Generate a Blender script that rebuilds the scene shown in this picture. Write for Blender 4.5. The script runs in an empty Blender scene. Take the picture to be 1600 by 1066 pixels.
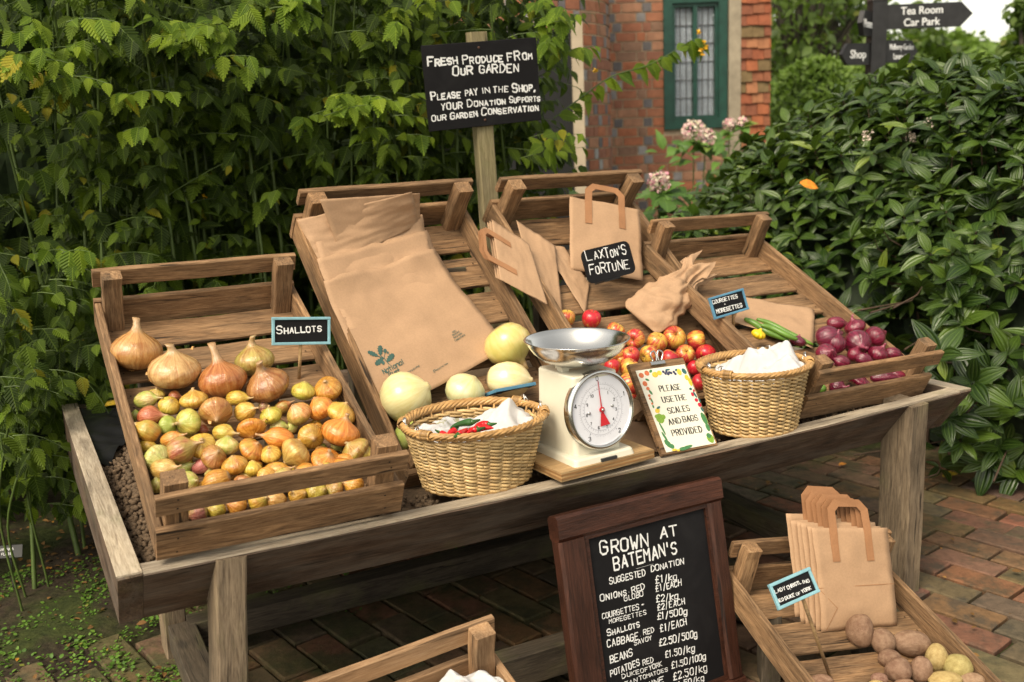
import bpy, math, random
import numpy as np
from mathutils import Matrix, Vector, noise
R = math.radians
rnd = random.Random(7)
nr = np.random.default_rng(11)
S = bpy.context.scene
COL = S.collection

# ------------------------------------------------------------------ camera, sky, sun, exposure
F, HC, PITCH, ROLL = 1558.7, 1.39, 0.2045, 0.0409      # focal length in photo pixels, eye height (m)
fwd = Vector((0, math.cos(PITCH), -math.sin(PITCH)))
right0 = Vector((1, 0, 0)); down0 = fwd.cross(right0)
cr, sr = math.cos(ROLL), math.sin(ROLL)
RT = cr*right0 + sr*down0
DN = -sr*right0 + cr*down0
CAM = Vector((0, 0, HC))
cd = bpy.data.cameras.new("camera"); cam = bpy.data.objects.new("camera", cd); COL.objects.link(cam)
cam.matrix_world = Matrix(((RT.x, -DN.x, -fwd.x, 0), (RT.y, -DN.y, -fwd.y, 0), (RT.z, -DN.z, -fwd.z, HC), (0, 0, 0, 1)))
cd.sensor_width = 36; cd.lens = F/1600*36; cd.clip_end = 500; cd.clip_start = .05
cd.dof.use_dof = True; cd.dof.focus_distance = 2.45; cd.dof.aperture_fstop = 4.0
S.camera = cam
SUN_EL, SUN_AZ = R(50), R(215)          # azimuth clockwise from +Y
w = bpy.data.worlds.new("World"); S.world = w; w.use_nodes = True
wn = w.node_tree.nodes; bg = wn["Background"]
sky = wn.new("ShaderNodeTexSky"); sky.sky_type = 'NISHITA'; sky.sun_disc = False
sky.sun_elevation = SUN_EL; sky.sun_rotation = SUN_AZ
sky.air_density = 1.0; sky.dust_density = 2.0; sky.ozone_density = 0.3
hs = wn.new("ShaderNodeHueSaturation"); hs.inputs["Saturation"].default_value = .3          # cloud cover: a nearly grey sky
w.node_tree.links.new(sky.outputs[0], hs.inputs["Color"])
wm = wn.new("ShaderNodeMix"); wm.data_type = 'RGBA'; wm.blend_type = 'MULTIPLY'; wm.inputs[0].default_value = 1; wm.inputs[7].default_value = (1, .935, .79, 1)
w.node_tree.links.new(hs.outputs[0], wm.inputs[6]); w.node_tree.links.new(wm.outputs[2], bg.inputs[0]); bg.inputs[1].default_value = 0.15
sl = bpy.data.lights.new("sun", 'SUN'); so = bpy.data.objects.new("sun", sl); COL.objects.link(so)
sl.energy = 1.9; sl.angle = R(26); sl.color = (1, .88, .68)
sd = Vector((math.sin(SUN_AZ)*math.cos(SUN_EL), math.cos(SUN_AZ)*math.cos(SUN_EL), math.sin(SUN_EL)))
so.rotation_euler = sd.to_track_quat('Z', 'Y').to_euler(); so.location = (0, 0, 8)
S.view_settings.view_transform = 'Standard'; S.view_settings.look = 'None'
S.view_settings.exposure = 0.9; S.view_settings.gamma = 1
S.cycles.max_bounces = 6; S.cycles.diffuse_bounces = 2; S.cycles.transparent_max_bounces = 6

# ------------------------------------------------------------------ frames measured from the photograph
def fr(x, y, z, yaw=0, tilt=0, roll=0, s=1):
    return (Matrix.Translation((x, y, z)) @ Matrix.Rotation(yaw, 4, 'Z') @ Matrix.Rotation(tilt, 4, 'X')
            @ Matrix.Rotation(roll, 4, 'Y') @ Matrix.Scale(s, 4))
TM = fr(-.7614, 1.7529, HC-.7904, .4744)          # stand: x along the front rail, y towards the hedge, z=0 at the rim
CR = [TM @ fr(.0758, .0184, .0311, .0012, .4378, .0123), TM @ fr(.6097, .1021, .0308, .0535, .7102, -.003),
      TM @ fr(1.1803, .081, .0371, .065, .7, .0151), TM @ fr(1.7756, .0959, .0052, .0207, .463, .0249)]
KB = 1.105                                        # the two steep crates stand a little further back
for i in (1, 2): CR[i] = Matrix.Translation((0, 0, HC)) @ Matrix.Scale(KB, 4) @ Matrix.Translation((0, 0, -HC)) @ CR[i]
k5 = .955
CR.append(fr(.7498*k5, 1.7365*k5, HC-1.4265*k5, .2859, .2667, .1103, k5))
CR.append(fr(-.1478, 1.0398, HC-1.3688+.01, .4886, .2429, -.0791))
def ray(px, py):
    return (RT*((px-800)/F) + DN*((py-533)/F) + fwd)
def onto(px, py, M, z=0.0):
    """the point of the plane z (in frame M) that lies along a sight line; world point"""
    n = (M.to_3x3() @ Vector((0, 0, 1))).normalized(); p0 = M @ Vector((0, 0, z)); d = ray(px, py)
    return CAM + d*((p0-CAM).dot(n)/d.dot(n))
def loc(px, py, M, z=0.0):
    return M.inverted() @ onto(px, py, M, z)
def depth(P): return (Vector(P)-CAM).dot(fwd)
def rectframe(c, deg):
    m = Matrix.Rotation(R(deg[0]), 3, 'Z') @ Matrix.Rotation(R(deg[1]), 3, 'X') @ Matrix.Rotation(R(deg[2]), 3, 'Y')
    X, Y, Z = m.col[0], m.col[2], -m.col[1]
    return Matrix(((X.x, Y.x, Z.x, c[0]), (X.y, Y.y, Z.y, c[1]), (X.z, Y.z, Z.z, c[2]), (0, 0, 0, 1)))
def axes(o, x, y, z=None):
    x = Vector(x).normalized(); y = Vector(y).normalized()
    z = x.cross(y).normalized() if z is None else Vector(z)
    return Matrix(((x[0], y[0], z[0], o[0]), (x[1], y[1], z[1], o[1]), (x[2], y[2], z[2], o[2]), (0, 0, 0, 1)))

# ------------------------------------------------------------------ objects, tags
def tag(o, label=None, cat=None, group=None, kind=None):
    if label: o["label"] = label
    if cat: o["category"] = cat
    if group: o["group"] = group
    if kind: o["kind"] = kind
    return o
def empty(name, M, label=None, cat=None, group=None, kind=None):
    o = bpy.data.objects.new(name, None); o.empty_display_size = .05; COL.objects.link(o); o.matrix_world = M
    return tag(o, label, cat, group, kind)
def put(name, me, parent=None, M=None, mat=None, color=None):
    o = bpy.data.objects.new(name, me); COL.objects.link(o)
    if parent is not None: o.parent = parent
    if M is not None: o.matrix_basis = M
    if mat is not None and not me.materials: me.materials.append(mat)
    if color is not None: o.color = color
    return o
def mesh(name, V, Fc, mat=None, smooth=False, uv=None):
    me = bpy.data.meshes.new(name)
    V = np.asarray(V, np.float32).reshape(-1, 3)
    if isinstance(Fc, np.ndarray):                     # uniform polygons, fast path
        n, k = Fc.shape
        me.vertices.add(len(V)); me.vertices.foreach_set("co", V.ravel())
        me.loops.add(n*k); me.loops.foreach_set("vertex_index", Fc.astype(np.int32).ravel())
        me.polygons.add(n); me.polygons.foreach_set("loop_start", np.arange(0, n*k, k, dtype=np.int32))
        me.update(calc_edges=True)
    else:
        me.from_pydata(V.tolist(), [], Fc); me.update()
    if uv is not None:
        l = me.uv_layers.new(name="UVMap"); idx = np.empty(len(me.loops), np.int32); me.loops.foreach_get("vertex_index", idx)
        l.data.foreach_set("uv", np.asarray(uv, np.float32)[idx].ravel())
    if smooth: me.polygons.foreach_set("use_smooth", np.ones(len(me.polygons), bool))
    if mat is not None: me.materials.append(mat)
    return me
def join(parts):
    """[(V,F)] -> one (V, F list)"""
    V, Fc, n = [], [], 0
    for v, f in parts:
        v = [tuple(p) for p in v]; V += v; Fc += [tuple(i+n for i in q) for q in f]; n += len(v)
    return V, Fc
def boxvf(x0, x1, y0, y1, z0, z1):
    V = [(x, y, z) for z in (z0, z1) for y in (y0, y1) for x in (x0, x1)]
    return V, [(0, 2, 3, 1), (4, 5, 7, 6), (0, 1, 5, 4), (2, 6, 7, 3), (0, 4, 6, 2), (1, 3, 7, 5)]
def xf(vf, M): return [M @ Vector(p) for p in vf[0]], vf[1]
def plankvf(L, W, T, b=.0025, n=7, wob=.0012, seed=0):
    """a sawn board along x, centred, chamfered, slightly uneven"""
    r = random.Random(seed*31+int(L*1000)+int(W*10000))
    y, z = W/2, T/2
    cs = [(-y+b, -z), (y-b, -z), (y, -z+b), (y, z-b), (y-b, z), (-y+b, z), (-y, z-b), (-y, -z+b)]
    V, Fc = [], []
    for i in range(n):
        x = -L/2+L*i/(n-1); dy, dz = r.uniform(-wob, wob), r.uniform(-wob, wob)
        for (a, c) in cs: V.append((x, a+dy+r.uniform(-1, 1)*wob*.3, c+dz+r.uniform(-1, 1)*wob*.3))
    for i in range(n-1):
        for j in range(8):
            a, c = i*8+j, i*8+(j+1) % 8; Fc.append((a, c, c+8, a+8))
    Fc.append(tuple(range(7, -1, -1))); Fc.append(tuple(range((n-1)*8, n*8)))
    return V, Fc
def plank(name, parent, L, W, T, M, mat, seed=0, nails=None, **k):
    v, f = plankvf(L, W, T, seed=seed, **k); me = mesh(name, v, f, mat)
    if nails:                                                   # nail heads, in a second material of the board's own mesh
        r = random.Random(seed); parts = [(v, f)]
        for (x, y, s) in nails:
            x += r.uniform(-.004, .004); y += r.uniform(-.004, .004); n_ = len(f)
            parts.append(([(x+.0022*math.cos(q*.785), y+.0022*math.sin(q*.785), s*(T/2+.0016)) for q in range(8)], [tuple(range(8)) if s > 0 else tuple(range(7, -1, -1))]))
        v2, f2 = join(parts); me = mesh(name, v2, f2, mat); me.materials.append(M_NAIL)
        for p in me.polygons: p.material_index = 1 if p.index >= len(f) else 0
    return put(name, me, parent, M)
def tubevf(pts, rad, n=7, caps=True):
    pts = [Vector(p) for p in pts]; V, Fc = [], []
    if not hasattr(rad, '__len__'): rad = [rad]*len(pts)
    up = Vector((0, 0, 1)); t0 = (pts[1]-pts[0]).normalized()
    if abs(t0.dot(up)) > .9: up = Vector((1, 0, 0))
    for i, p in enumerate(pts):
        t = (pts[min(i+1, len(pts)-1)]-pts[max(i-1, 0)]).normalized()
        a = (up-t*up.dot(t)).normalized(); c = t.cross(a); up = a
        for j in range(n):
            q = 2*math.pi*j/n; V.append(p+(a*math.cos(q)+c*math.sin(q))*rad[i])
    for i in range(len(pts)-1):
        for j in range(n):
            a, c = i*n+j, i*n+(j+1) % n; Fc.append((a, c, c+n, a+n))
    if caps: Fc.append(tuple(range(n-1, -1, -1))); Fc.append(tuple(range((len(pts)-1)*n, len(pts)*n)))
    return V, Fc
def lathevf(prof, n=22):
    V, Fc = [], []
    for (r, z) in prof:
        for j in range(n):
            a = 2*math.pi*j/n; V.append((r*math.cos(a), r*math.sin(a), z))
    for i in range(len(prof)-1):
        for j in range(n):
            a, c = i*n+j, i*n+(j+1) % n; Fc.append((a, c, c+n, a+n))
    Fc.append(tuple(range(n-1, -1, -1))); Fc.append(tuple(range((len(prof)-1)*n, len(prof)*n)))
    return V, Fc
def curve_pts(P, n=12):
    """Catmull-Rom through P"""
    P = [Vector(p) for p in P]; Q = [P[0]*2-P[1]]+P+[P[-1]*2-P[-2]]; out = []
    for i in range(1, len(Q)-2):
        for k in range(n):
            t = k/n; a, b, c, d = Q[i-1], Q[i], Q[i+1], Q[i+2]
            out.append(.5*((2*b)+(c-a)*t+(2*a-5*b+4*c-d)*t*t+(3*b-a-3*c+d)*t**3))
    return out+[P[-1]]

# ------------------------------------------------------------------ materials
class NT:
    def __init__(s, name):
        s.m = bpy.data.materials.new(name); s.m.use_nodes = True; s.t = s.m.node_tree; s.n = s.t.nodes
        s.p = s.n["Principled BSDF"]
    def new(s, t, **k):
        n = s.n.new("ShaderNode"+t)
        for a, b in k.items(): setattr(n, a, b)
        return n
    def l(s, a, b): s.t.links.new(a, b)
    def val(s, x, sock):
        if hasattr(x, 'is_linked'): s.l(x, sock)
        else: sock.default_value = x
    def noise(s, vec, scale, detail=4, rough=.55, dist=0, out=0):
        n = s.new("TexNoise"); n.inputs["Scale"].default_value = scale; n.inputs["Detail"].default_value = detail
        n.inputs["Roughness"].default_value = rough; n.inputs["Distortion"].default_value = dist
        if vec is not None: s.l(vec, n.inputs["Vector"])
        return n.outputs[out]
    def ramp(s, fac, pts):
        r = s.new("ValToRGB"); e = r.color_ramp.elements
        while len(e) < len(pts): e.new(.5)
        for q, (p, c) in zip(e, pts): q.position = p; q.color = (c, c, c, 1) if not hasattr(c, '__len__') else (*c[:3], 1)
        s.l(fac, r.inputs[0]); return r.outputs[0]
    def mix(s, f, a, b, mode='MIX'):
        m = s.new("Mix"); m.data_type = 'RGBA'; m.blend_type = mode; m.clamp_factor = True
        for x, i in ((f, 0), (a, 6), (b, 7)):
            if hasattr(x, 'is_linked'): s.l(x, m.inputs[i])
            else: m.inputs[i].default_value = x if i == 0 else (*x[:3], 1)
        return m.outputs[2]
    def math(s, op, a, b=0.0):
        m = s.new("Math", operation=op); s.val(a, m.inputs[0]); s.val(b, m.inputs[1]); return m.outputs[0]
    def obj(s): return s.new("TexCoord").outputs["Object"]
    def info(s): return s.new("ObjectInfo")
    def map(s, vec, scale=(1, 1, 1), loc=None):
        m = s.new("Mapping"); s.l(vec, m.inputs[0]); m.inputs["Scale"].default_value = scale
        if loc is not None: s.l(loc, m.inputs["Location"])
        return m.outputs[0]
    def rvec(s, k=10):
        c = s.new("CombineXYZ"); i = s.info().outputs["Random"]
        for q, a in enumerate((k, k*1.7, k*2.3)): s.l(s.math('MULTIPLY', i, a), c.inputs[q])
        return c.outputs[0]
    def bump(s, h, st=.3, dist=.002):
        b = s.new("Bump"); b.inputs["Strength"].default_value = st; b.inputs["Distance"].default_value = dist
        s.l(h, b.inputs["Height"]); s.l(b.outputs[0], s.p.inputs["Normal"])
    def base(s, c): s.val(c if hasattr(c, 'is_linked') else (*c, 1), s.p.inputs["Base Color"])
    def set(s, rough=.6, spec=.5, **k):
        s.val(rough, s.p.inputs["Roughness"]); s.p.inputs["Specular IOR Level"].default_value = spec
        for a, b in k.items(): s.p.inputs[a.replace('_', ' ')].default_value = b
        return s.m
def plain(name, c, rough=.6, metal=0, var=.12, scale=30, bump=.15, spec=.5):
    t = NT(name); o = t.obj(); n = t.noise(o, scale, 5)
    lo = tuple(x*(1-var) for x in c); hi = tuple(min(1, x*(1+var)) for x in c)
    t.base(t.ramp(n, [(.3, lo), (.7, hi)])); t.set(rough, spec, Metallic=metal)
    if bump: t.bump(n, bump, .001)
    return t.m
def wood(name, dark, mid, light, moss=0.0, grey=0.0, rough=.78, gs=1.0):
    """sawn board, grain along the object's own x"""
    t = NT(name); o = t.obj(); rv = t.rvec(13)
    v = t.map(o, (3.0*gs, 34*gs, 34*gs), rv)
    g = t.noise(v, 1.7, 8, .72, 1.8)
    v2 = t.map(o, (2.2, 9, 9), rv); stain = t.noise(v2, 1.6, 4, .5, .3)
    c = t.ramp(g, [(.33, dark), (.5, mid), (.67, light)])
    rand = t.info().outputs["Random"]
    tone = t.ramp(stain, [(.35, (.28, .23, .19)), (.48, (.85, .81, .78)), (.7, (1.35, 1.28, 1.17))])
    c = t.mix(1.0, c, tone, 'MULTIPLY')
    tint = t.ramp(rand, [(0, (.8, .77, .75)), (.5, (1, 1, 1)), (1, (1.12, 1.05, .96))])
    c = t.mix(1.0, c, tint, 'MULTIPLY')
    if grey:
        gm = t.ramp(t.noise(t.map(o, (1, 4, 4), rv), 5, 5, .6), [(.42, 0.0), (.62, grey)])
        c = t.mix(gm, c, (.36, .32, .27))
    if moss:
        mm = t.ramp(t.noise(t.map(o, (1, 1.6, 1.6), rv), 4.2, 8, .68), [(.62-.2*moss, 0.0), (.86-.2*moss, .85)])
        c = t.mix(mm, c, (.13, .135, .035))
    # knots
    vo = t.new("TexVoronoi"); vo.inputs["Scale"].default_value = 1.0
    t.l(t.map(o, (4.5, 9, 9), rv), vo.inputs["Vector"])
    kn = t.ramp(vo.outputs["Distance"], [(.07, .85), (.16, 0.0)])
    c = t.mix(kn, c, tuple(x*.45 for x in dark))
    fine = t.noise(t.map(o, (14, 190, 190), rv), 1.5, 4, .7)
    c = t.mix(.42, c, t.ramp(fine, [(.3, tuple(x*.6 for x in dark)), (.7, light)]))
    ck = t.ramp(t.noise(t.map(o, (1.4, 26, 26), rv), 2.6, 3, .5, .4), [(.30, .9), (.345, 0.0)])
    c = t.mix(ck, c, tuple(x*.35 for x in dark))
    t.base(c); t.set(rough, .35); t.bump(t.math('ADD', g, t.math('MULTIPLY', fine, .6)), .5, .0025)
    return t.m
M_CR = wood("crate_wood", (.05, .026, .012), (.2, .11, .052), (.43, .275, .15))
M_CR6 = wood("new_crate_wood", (.22, .12, .055), (.36, .215, .11), (.47, .31, .18))
M_ST = wood("stand_wood", (.04, .027, .02), (.105, .07, .052), (.21, .155, .115), moss=.35, grey=.3)
M_RIM = wood("rim_wood", (.028, .017, .011), (.075, .045, .03), (.17, .112, .075), moss=.35, grey=.25)
M_RIMT = wood("bleached_skylit_rim_wood", (.2, .155, .11), (.44, .37, .28), (.6, .53, .42), moss=.3)  # bleached wood, with the skylight on the top also put into the colour
M_LEG = wood("leg_wood", (.06, .042, .028), (.17, .125, .082), (.33, .26, .18), moss=.45)
M_POST = wood("post_wood", (.13, .1, .05), (.25, .21, .11), (.37, .32, .2), moss=.75)
M_BEAM = wood("beam_wood", (.03, .024, .017), (.075, .058, .04), (.14, .115, .085), moss=.6)
M_CHALKF = wood("chalkboard_frame_wood", (.02, .008, .005), (.05, .018, .011), (.09, .035, .022), rough=.42)
M_PLY = wood("plywood_face", (.4, .24, .1), (.5, .32, .15), (.6, .42, .22), rough=.55)
M_STICK = wood("stick_wood", (.3, .18, .08), (.48, .32, .16), (.58, .42, .24))
def paper(name, c, fine=1.0):
    t = NT(name); o = t.obj()
    n = t.noise(o, 9, 6, .6, .4); n2 = t.noise(o, 220, 3)
    col = t.ramp(n, [(.3, tuple(x*.86 for x in c)), (.7, tuple(min(1, x*1.08) for x in c))])
    col = t.mix(.25, col, t.ramp(n2, [(.35, tuple(x*.75 for x in c)), (.65, tuple(min(1, x*1.15) for x in c))]))
    t.base(col); t.set(.72, .3)
    wv = t.new("TexVoronoi"); wv.feature = 'DISTANCE_TO_EDGE'; wv.inputs["Scale"].default_value = 14
    t.l(t.map(o, (1, 1, 1)), wv.inputs["Vector"])
    t.bump(t.math('ADD', t.math('MULTIPLY', n, 1.2), t.math('MULTIPLY', t.ramp(wv.outputs[0], [(0, 0.0), (.12, .35)]), .35*fine)), .22, .003)
    return t.m
M_PAPER = paper("brown_paper", (.41, .255, .15))
M_PAPERD = paper("brown_paper_handle", (.33, .16, .075))
_t = NT("blackboard"); _o = _t.obj(); _n = _t.noise(_o, 7, 5, .6, .5)
_t.base(_t.mix(_t.ramp(_n, [(.5, 0.0), (.8, .5)]), (.007, .0065, .0075), (.024, .023, .024))); _t.bump(_t.noise(_o, 180, 2), .12, .001); M_SLATE = _t.set(.7, .2)
M_CHALK = plain("chalk_white", (.72, .72, .72), .9, var=.18, scale=160, bump=0)
M_BLACK = plain("black_print", (.03, .03, .03), .6, bump=0)
M_BLUE = plain("pale_blue_paint", (.21, .4, .46), .55, var=.12, scale=40)
M_BLUED = plain("mid_blue_paint", (.08, .22, .34), .5, var=.12, scale=40)
M_CREAM = plain("cream_enamel", (.68, .64, .52), .28, var=.05, scale=12, bump=.02)
M_CHROME = plain("polished_steel", (.66, .65, .63), .19, 1.0, var=.04, scale=8, bump=.03)
M_WIRE = plain("galvanised_wire", (.62, .62, .62), .32, 1.0, bump=0)
M_RUST = plain("rusty_screw", (.09, .045, .03), .6, .4)
M_NAIL = plain("nail_head", (.025, .017, .014), .6, .5, bump=0)
M_DIAL = plain("white_dial", (.74, .74, .8), .35, var=.04, bump=0)
M_RED = plain("red_needle", (.55, .02, .03), .4, bump=0)
M_PLASTIC = plain("black_liner_plastic", (.012, .012, .014), .38, var=.2, scale=25, bump=.6)
M_SOIL = plain("bed_soil", (.048, .034, .023), .95, var=.5, scale=55, bump=1.0)
M_CLAY = plain("clay_pebble", (.13, .085, .05), .9, var=.45, scale=120, bump=.8)
# ------------------------------------------------------------------ planter stand (trough on legs)
L0, W0 = 2.3655, 1.4866
stand = empty("planter_stand", TM, "long weathered wooden trough planter on legs carrying four tilted crates", "planter stand")
def sagx(x): s = x/L0; return -.016*4*s*(1-s)
def prism(name, prof, x0, x1, mat, parent, n=14, jit=.0012):
    """cross-section (y,z) extruded along x with a slight sag"""
    V, Fc = [], []; k = len(prof)
    for i in range(n):
        x = x0+(x1-x0)*i/(n-1)
        for (y, z) in prof: V.append((x-(x0+x1)/2, y+rnd.uniform(-jit, jit), z+sagx(x)+rnd.uniform(-jit, jit)))
    for i in range(n-1):
        for j in range(k):
            a, c = i*k+j, i*k+(j+1) % k; Fc.append((a, c, c+k, a+k))
    Fc.append(tuple(range(k-1, -1, -1))); Fc.append(tuple(range((n-1)*k, n*k)))
    return put(name, mesh(name, V, Fc, mat), parent, Matrix.Translation(((x0+x1)/2, 0, 0)))
prism("front_board", [(-.002, -.002), (.001, 0), (.045, 0), (.148, -.13), (.102, -.134)], .047, L0-.047, M_RIM, stand)
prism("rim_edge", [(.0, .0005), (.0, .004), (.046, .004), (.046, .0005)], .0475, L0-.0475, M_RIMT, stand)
prism("back_board", [(W0-.045, 0), (W0, 0), (W0, -.2), (W0-.045, -.2)], .047, L0-.047, M_ST, stand)
prism("floor_board", [(.149, -.115), (W0-.046, -.115), (W0-.046, -.132), (.149, -.132)], .047, L0-.047, M_BEAM, stand)
for x in (.0235, L0-.0235):
    prof = [(-.003, -.002), (0, .001), (W0, .001), (W0-.02, -.16), (.1, -.136)]; V = []
    for dx in (-.023, .023): V += [(y, -dx, z) for (y, z) in prof]        # local x along the board
    Fc = [(0, 1, 2, 3, 4), (9, 8, 7, 6, 5)]+[(i, i+5, (i+1) % 5+5, (i+1) % 5) for i in range(5)]
    put("end_board", mesh("end_board", V, Fc, M_RIM), stand, axes((x, 0, 0), (0, 1, 0), (-1, 0, 0)))
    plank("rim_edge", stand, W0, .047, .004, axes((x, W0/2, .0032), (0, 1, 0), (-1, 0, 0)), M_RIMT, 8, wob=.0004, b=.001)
def legm(name, top, bot, wx, dy, mat=M_LEG):
    top, bot = Vector(top), Vector(bot); d = (top-bot); L = d.length; X = d.normalized()
    Y = Vector((1, 0, 0)); Y = (Y-X*Y.dot(X)).normalized()
    return plank(name, stand, L, wx, dy, axes((top+bot)/2, X, Y), mat, seed=int(top.x*100), b=.004)
legm("leg", (.211, .041, -.006), (.165, .045, -.6), .06, .1)
legm("leg", (2.136, .038, -.004), (2.17, .068, -.6), .066, .112)
legm("leg", (.19, .85, -.13), (.185, .85, -.6), .06, .1)
legm("leg", (2.08, .87, -.13), (2.08, .87, -.6), .06, .1)
plank("rear_stretcher", stand, 1.84, .07, .075, Matrix.Translation((1.135, .765, -.515)), M_BEAM, 3)
plank("front_stretcher", stand, 1.84, .06, .085, Matrix.Translation((1.15, .14, -.522)), M_BEAM, 4)
for x in (.195, 2.045):
    plank("side_stretcher", stand, .66, .07, .075, axes((x, .43, -.516), (0, 1, 0), (-1, 0, 0)), M_BEAM, 5)
# black liner showing inside the left end, and supports that hold up the crates' backs
V, Fc = [], []
nx, ny = 14, 40
for j in range(ny):
    for i in range(nx):
        u, v = i/(nx-1), j/(ny-1)
        x = .05+.17*u*(.12+.88*min(1, v*1.3)); y = .85+.56*v
        V.append((x, y, -.03+.03*(1-u)*(.4+.6*v)+.022*v*u+.016*noise.noise((x*16, y*14, 3))))
for j in range(ny-1):
    for i in range(nx-1): a = j*nx+i; Fc.append((a, a+1, a+nx+1, a+nx))
put("liner", mesh("liner", V, Fc, M_PLASTIC, True), stand)
for i, (x0, x1, y, z) in enumerate([(.12, .52, .62, .27), (.74, 1.14, .86, .38), (1.38, 1.76, .86, .38), (1.82, 2.2, .72, .255)]):
    plank("support_rail", stand, x1-x0, .04, .04, Matrix.Translation(((x0+x1)/2, y, z)), M_BEAM, i)
    for x in (x0+.05, x1-.05):
        plank("support_post", stand, z+.115, .04, .04, axes((x, y+.045, (z-.07)/2-.02), (0, 0, 1), (0, 1, 0)), M_BEAM, i)
# clay pebbles filling the trough: uncountable
V, Fc = [], []
gx, gy = 60, 40
for j in range(gy):
    for i in range(gx):
        x = .05+(L0-.1)*i/(gx-1); y = .06+(W0-.12)*j/(gy-1)
        V.append((x, y, -.05+.006*noise.noise((x*20, y*20, 0)) - max(0, .1-y)*.4))
for j in range(gy-1):
    for i in range(gx-1): a = j*gx+i; Fc.append((a, a+1, a+gx+1, a+gx))
parts = [(V, Fc)]
ico = [(0, 0, 1)]+[(.894*math.cos(a), .894*math.sin(a), .447) for a in [k*1.2566 for k in range(5)]] + \
      [(.894*math.cos(a), .894*math.sin(a), -.447) for a in [k*1.2566+.628 for k in range(5)]]+[(0, 0, -1)]
icof = [(0, 1+i, 1+(i+1) % 5) for i in range(5)]+[(1+i, 6+i, 1+(i+1) % 5) for i in range(5)] + \
       [(1+(i+1) % 5, 6+i, 6+(i+1) % 5) for i in range(5)]+[(11, 6+(i+1) % 5, 6+i) for i in range(5)]
for q in range(2600):
    if q < 1900: x, y = rnd.uniform(.05, .2), rnd.uniform(.05, 1.2)
    else: x, y = rnd.uniform(.05, L0-.05), rnd.uniform(.05, .2)
    r = rnd.uniform(.005, .0095); M = fr(x, y, -.045+rnd.uniform(0, .012), rnd.uniform(0, 6), rnd.uniform(0, 6))
    s = (rnd.uniform(.8, 1.25), rnd.uniform(.8, 1.1), rnd.uniform(.7, 1))
    parts.append(([M @ Vector((a*r*s[0], b*r*s[1], c*r*s[2])) for a, b, c in ico], icof))
o = put("clay_pebbles", mesh("clay_pebbles", *join(parts), M_CLAY, True)); o.matrix_world = TM
tag(o, "round brown clay pebbles filling the wooden trough beside the left crate", "pebbles", kind="stuff")

# ------------------------------------------------------------------ crates
CW, CL, CH, CS = .5, .798, .1514, .0606
H1, H2, TB = .0463, .0666, .016
def XY(o, ang=0): return Matrix.Translation(o) @ Matrix.Rotation(ang, 4, 'Z')
def make_crate(M, mat):
    c = empty("wooden_crate", M)
    ax_y = lambda x, y, z: axes((x, y, z), (0, 1, 0), (0, 0, 1))          # board standing on edge, running back
    ax_x = lambda x, y, z: axes((x, y, z), (1, 0, 0), (0, 0, 1))
    for i, x in enumerate((TB/2, CW-TB/2)):
        plank("side_board", c, CL, CS+.012, TB, ax_y(x, CL/2, (CS-.012)/2), mat, i)
    for i, y in enumerate((-TB/2-.0005, CL+TB/2+.0005)):
        plank("end_slat", c, CW, H1, TB, ax_x(CW/2, y, CH-H1/2), mat, 5+i, nails=[(sx*(CW/2-.038), sy*.01, 1 if y < .1 else -1) for sx in (-1, 1) for sy in (-1, 1)])
        plank("end_slat", c, CW, H2+.012, TB, ax_x(CW/2, y, H2/2-.006), mat, 7+i, nails=[(sx*(CW/2-.038), sy*.018, 1 if y < .1 else -1) for sx in (-1, 1) for sy in (-1, 1)])
    for x in (TB+.024, CW-TB-.024):
        for y in (.021, CL-.021):
            up = .012 if y < .1 else -.002
            plank("corner_post", c, CH+up, .045, .04, axes((x, y, (CH+up)/2+.001), (0, 0, 1), (1, 0, 0)), mat, int(x*50+y*10))
    n = 6; p = CL/n
    for i in range(n):
        plank("floor_slat", c, CW-2*TB-.002, p-.026, .011, axes((CW/2, p*(i+.5), -.006+rnd.uniform(0, .002)), (1, 0, 0), (0, 1, 0)), mat, 20+i, nails=[(sx*(CW/2-.03), sy*.025, 1) for sx in (-1, 1) for sy in (-1, 1)])
    return c
proto = make_crate(CR[0], M_CR)
def copy_crate(src, M, mat=None):
    c = src.copy(); COL.objects.link(c); c.matrix_world = M
    for ch in list(src.children):
        k = ch.copy(); COL.objects.link(k); k.parent = c
        j = Matrix.Rotation(rnd.uniform(-.006, .006), 4, 'Z') @ Matrix.Translation((0, 0, rnd.uniform(0, .002)))
        k.matrix_basis = ch.matrix_basis @ j
        if mat: k.data = ch.data.copy(); k.data.materials.clear(); k.data.materials.append(mat)
    return c
crates = [proto]+[copy_crate(proto, CR[i]) for i in range(1, 5)]+[copy_crate(proto, CR[5], M_CR6)]
for c, (l, g) in zip(crates, [("weathered slatted crate heaped with shallots at the left end of the stand", 0),
        ("steep slatted crate holding a stack of flat brown paper bags", 0),
        ("steep slatted crate of red apples with handled paper bags at its back", 0),
        ("slatted crate of red onions at the right end of the stand", 0),
        ("slatted potato crate on the bricks in front of the right leg", 1),
        ("newer orange-brown slatted crate with white tissue under the stand's front edge", 1)]):
    tag(c, l, "crate", "produce crates on the ground" if g else "produce crates tilted on the stand")
for c, x in ((crates[4], .25), (crates[5], .25)):           # blocks that hold up the back of the two ground crates
    Wm = c.matrix_world; p = Wm @ Vector((x, CL-.09, -.012)); h = max(.02, p.z-.012)
    for dx in (-.15, .15):
        q = Wm @ Vector((x+dx, CL-.09, -.013)); hh = max(.02, q.z-.005)
        m = Wm.inverted() @ axes((q.x, q.y, q.z-hh/2), (0, 0, 1), (1, 0, 0))
        plank("support_foot", c, hh, .05, .05, m, M_BEAM, 1)

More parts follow.
